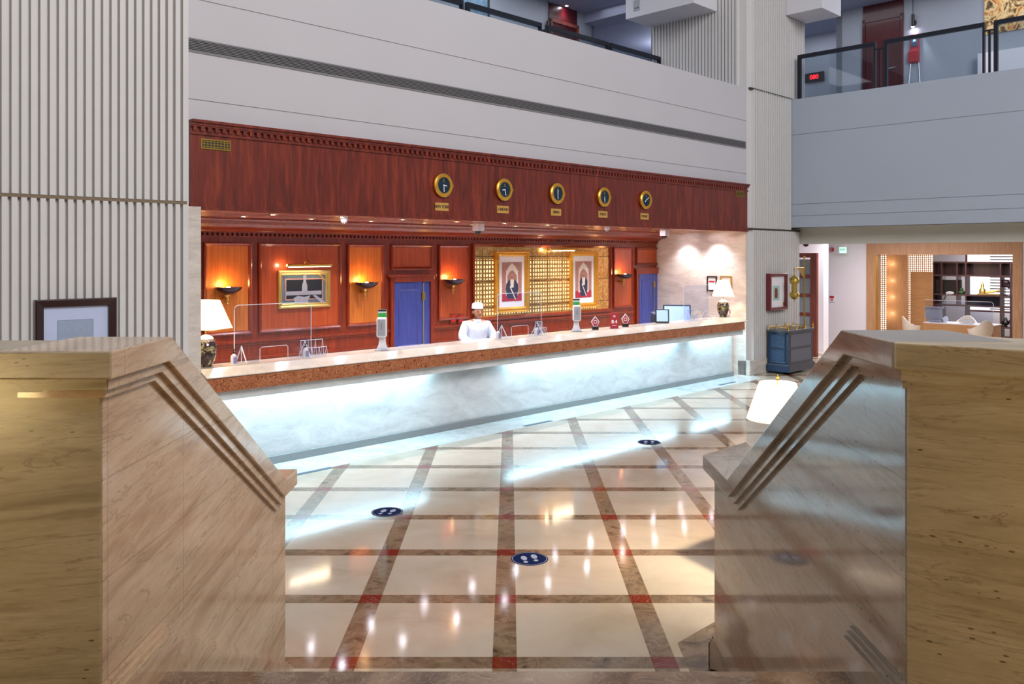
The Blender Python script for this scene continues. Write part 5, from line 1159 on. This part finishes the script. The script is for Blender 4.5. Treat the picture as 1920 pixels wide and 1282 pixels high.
for sx in (-1, 1): MB().tube([(sx*0.09, -0.03, -0.32), (sx*0.13, -0.06, -0.86)], 0.008, 6).build('leg', 'steel', t)
t = thing('led_sign', 'black LED sign with red digits behind the right balcony railing', 'sign', UV(22.79, Vo(1528, 22.79), Zu(1528, 145, 22.79)), AR)
MB().box(-0.27, 0.27, -0.05, 0, -0.13, 0.13).build('sign_housing', 'black', t, bevel=0.008); text('080', 0.17, 'redled', t, (0, -0.053, 0))
t = thing('wall_artwork', 'bright amber abstract artwork at the top right on the upper wall', 'picture', UV(BU, Vo(1905, BU), 8.05), AR)
def art():
    n = NT('amber_artwork'); f = n.noise(n.coord(), 2.2, 5, 0.6, 2.5); return n.fin(n.ramp(f, [(0.35, lin('#20302C')), (0.45, lin('#8A5A20')), (0.52, lin('#F2D9A0')), (0.6, lin('#D98A3C')), (0.7, lin('#5A2A14'))]), 0.4)
MB().box(-0.62, 0.9, -0.03, 0, -0.55, 0.6).build('canvas', art(), t)
t = tag(MB().box(-0.75, 1.2, -0.25, 0, 0, 0.95).build('console_cabinet', 'white', loc=UV(BU, Vo(1910, BU), 6.10), bevel=0.005), 'pale console cabinet below the amber artwork', 'cabinet'); t.rotation_euler = (0, 0, AR)
p = UV(BU-0.3, Vo(1905, BU), 8.6); light('POINT', p, 9, (0.95, 0.97, 1.0), 'art_spot', 0.04)
# left corridor above the desk
VU = 13.9
ue = Uo(1113.7, VU)
g = MB(); g.box(4.0, ue, VU, VU+0.2, 6.1, 8.7); g.box(ue-0.1, ue, VU, 17.2, 6.1, 8.7); g.box(ue, 26, 17.0, 17.2, 6.1, 8.7); g.box(16.32, 20, 11.5, 11.66, 6.1, 8.7); g.uv().build('wall_upper_back', 'corridor', kind=S)
g = MB(); g.box(4.0, 26, 11.0, 17.2, 8.7, 8.8); g.box(ue-0.4, ue+0.3, 11.66, 14.2, 8.45, 8.7); g.uv().build('ceiling_upper_back', 'ceil', kind=S)
g = MB(); g.box(4.0, 26, 9.5, 17.2, 5.97, 6.108); g.uv().build('floor_upper_back', 'corridor', kind=S)
va, vb = Uo(1029, VU-0.002), Uo(1081, VU-0.002)
dd = thing('door_6', '', 'door', UV((va+vb)/2, VU-0.002, 6.108), A45); del dd['label']; del dd['category']; dd['kind'] = S
W_ = (vb-va)/2
MB().box(-W_, W_, -0.02, 0, 0, 2.58).build('door_surround', 'deep_red', dd)
g = MB(); g.box(-W_, -W_+0.06, -0.08, -0.02, 0, 2.2); g.box(W_-0.06, W_, -0.08, -0.02, 0, 2.2); g.box(-W_, W_, -0.08, -0.02, 2.12, 2.2); g.build('door_frame', 'red_wood', dd)
MB().box(-W_+0.07, W_-0.07, -0.05, -0.02, 0, 2.12).build('door_leaf', 'deep_red', dd)
for (px, py), wd_ in zip(((1062.5, 11), (1049, 16)), ('larger right one before the red door', 'fainter left one before the red door')):
    Y = (8.695-H)*F/(CY-py); X = (px-CX)/F*Y; downlight((X, Y, 8.695), 26 if py < 60 else 8, 'bright downlight in the upper corridor ceiling, '+wd_, 'downlights of the upper corridor')
t = thing('wall_artwork', 'brightly lit framed artwork at the top edge of the upper corridor above the desk', 'picture', UV(Uo(891, VU), VU-0.002, 8.25), A45)
MB().ring(-0.42, 0.42, -0.75, 0.42, 0, [(0, 0), (0, 0.03), (0.05, 0.03), (0.05, 0)]).build('frame', 'black', t); MB().box(-0.38, 0.38, -0.01, 0, -0.71, 0.38).build('canvas', plain('pale_blue_artwork', '#6E8EA6', 0.4, var=0.7, scale=9), t)
t = thing('spot_sconce', 'black cylinder spotlight on a thin rod left of the upper red door', 'wall light', UV(Uo(1023, VU), VU, Zv(1023, 50, VU)), A45)
MB().lathe([(0.0001, -0.12), (0.045, -0.12), (0.045, 0.12), (0.0001, 0.12)], 14, (0, -0.09, 0)).build('spot_tube', 'black', t, True); MB().box(-0.03, 0.03, -0.06, 0, -0.05, 0.03).build('wall_bracket', 'black', t); MB().tube([(0, -0.09, 0.12), (0, -0.09, 0.70)], 0.009, 6).build('rod', 'black', t)
light('POINT', UV(Uo(891, VU), VU-0.5, 8.55), 8, (0.8, 0.92, 1.0), 'art_spot', 0.04)
# beams of the floor above
BM = plain('beam_plaster', '#D2D0D6', 0.7, var=0.02)
tb = MB(); tb.box(15.35, 16.30, 9.88, 11.66, 7.87, 13); tb.uv().build('wall_upper_beam_left', BM, kind=S)
tb = MB(); tb.box(17.96, 18.93, 8.3, 9.13, 7.98, 13); tb.uv().build('wall_upper_beam_right', BM, kind=S)
t = thing('wall_socket', 'small grey wall fixture on the upper white beam', 'socket', UV(15.348, 11.35, 8.12), AR)
MB().box(-0.08, 0.08, -0.01, 0, -0.12, 0.12).build('cover_plate', 'greyplastic', t, bevel=0.003); MB().box(-0.05, -0.02, -0.014, -0.009, -0.08, -0.04).build('jack', 'black', t); MB().box(0.02, 0.05, -0.014, -0.009, -0.08, -0.04).build('jack', 'black', t)
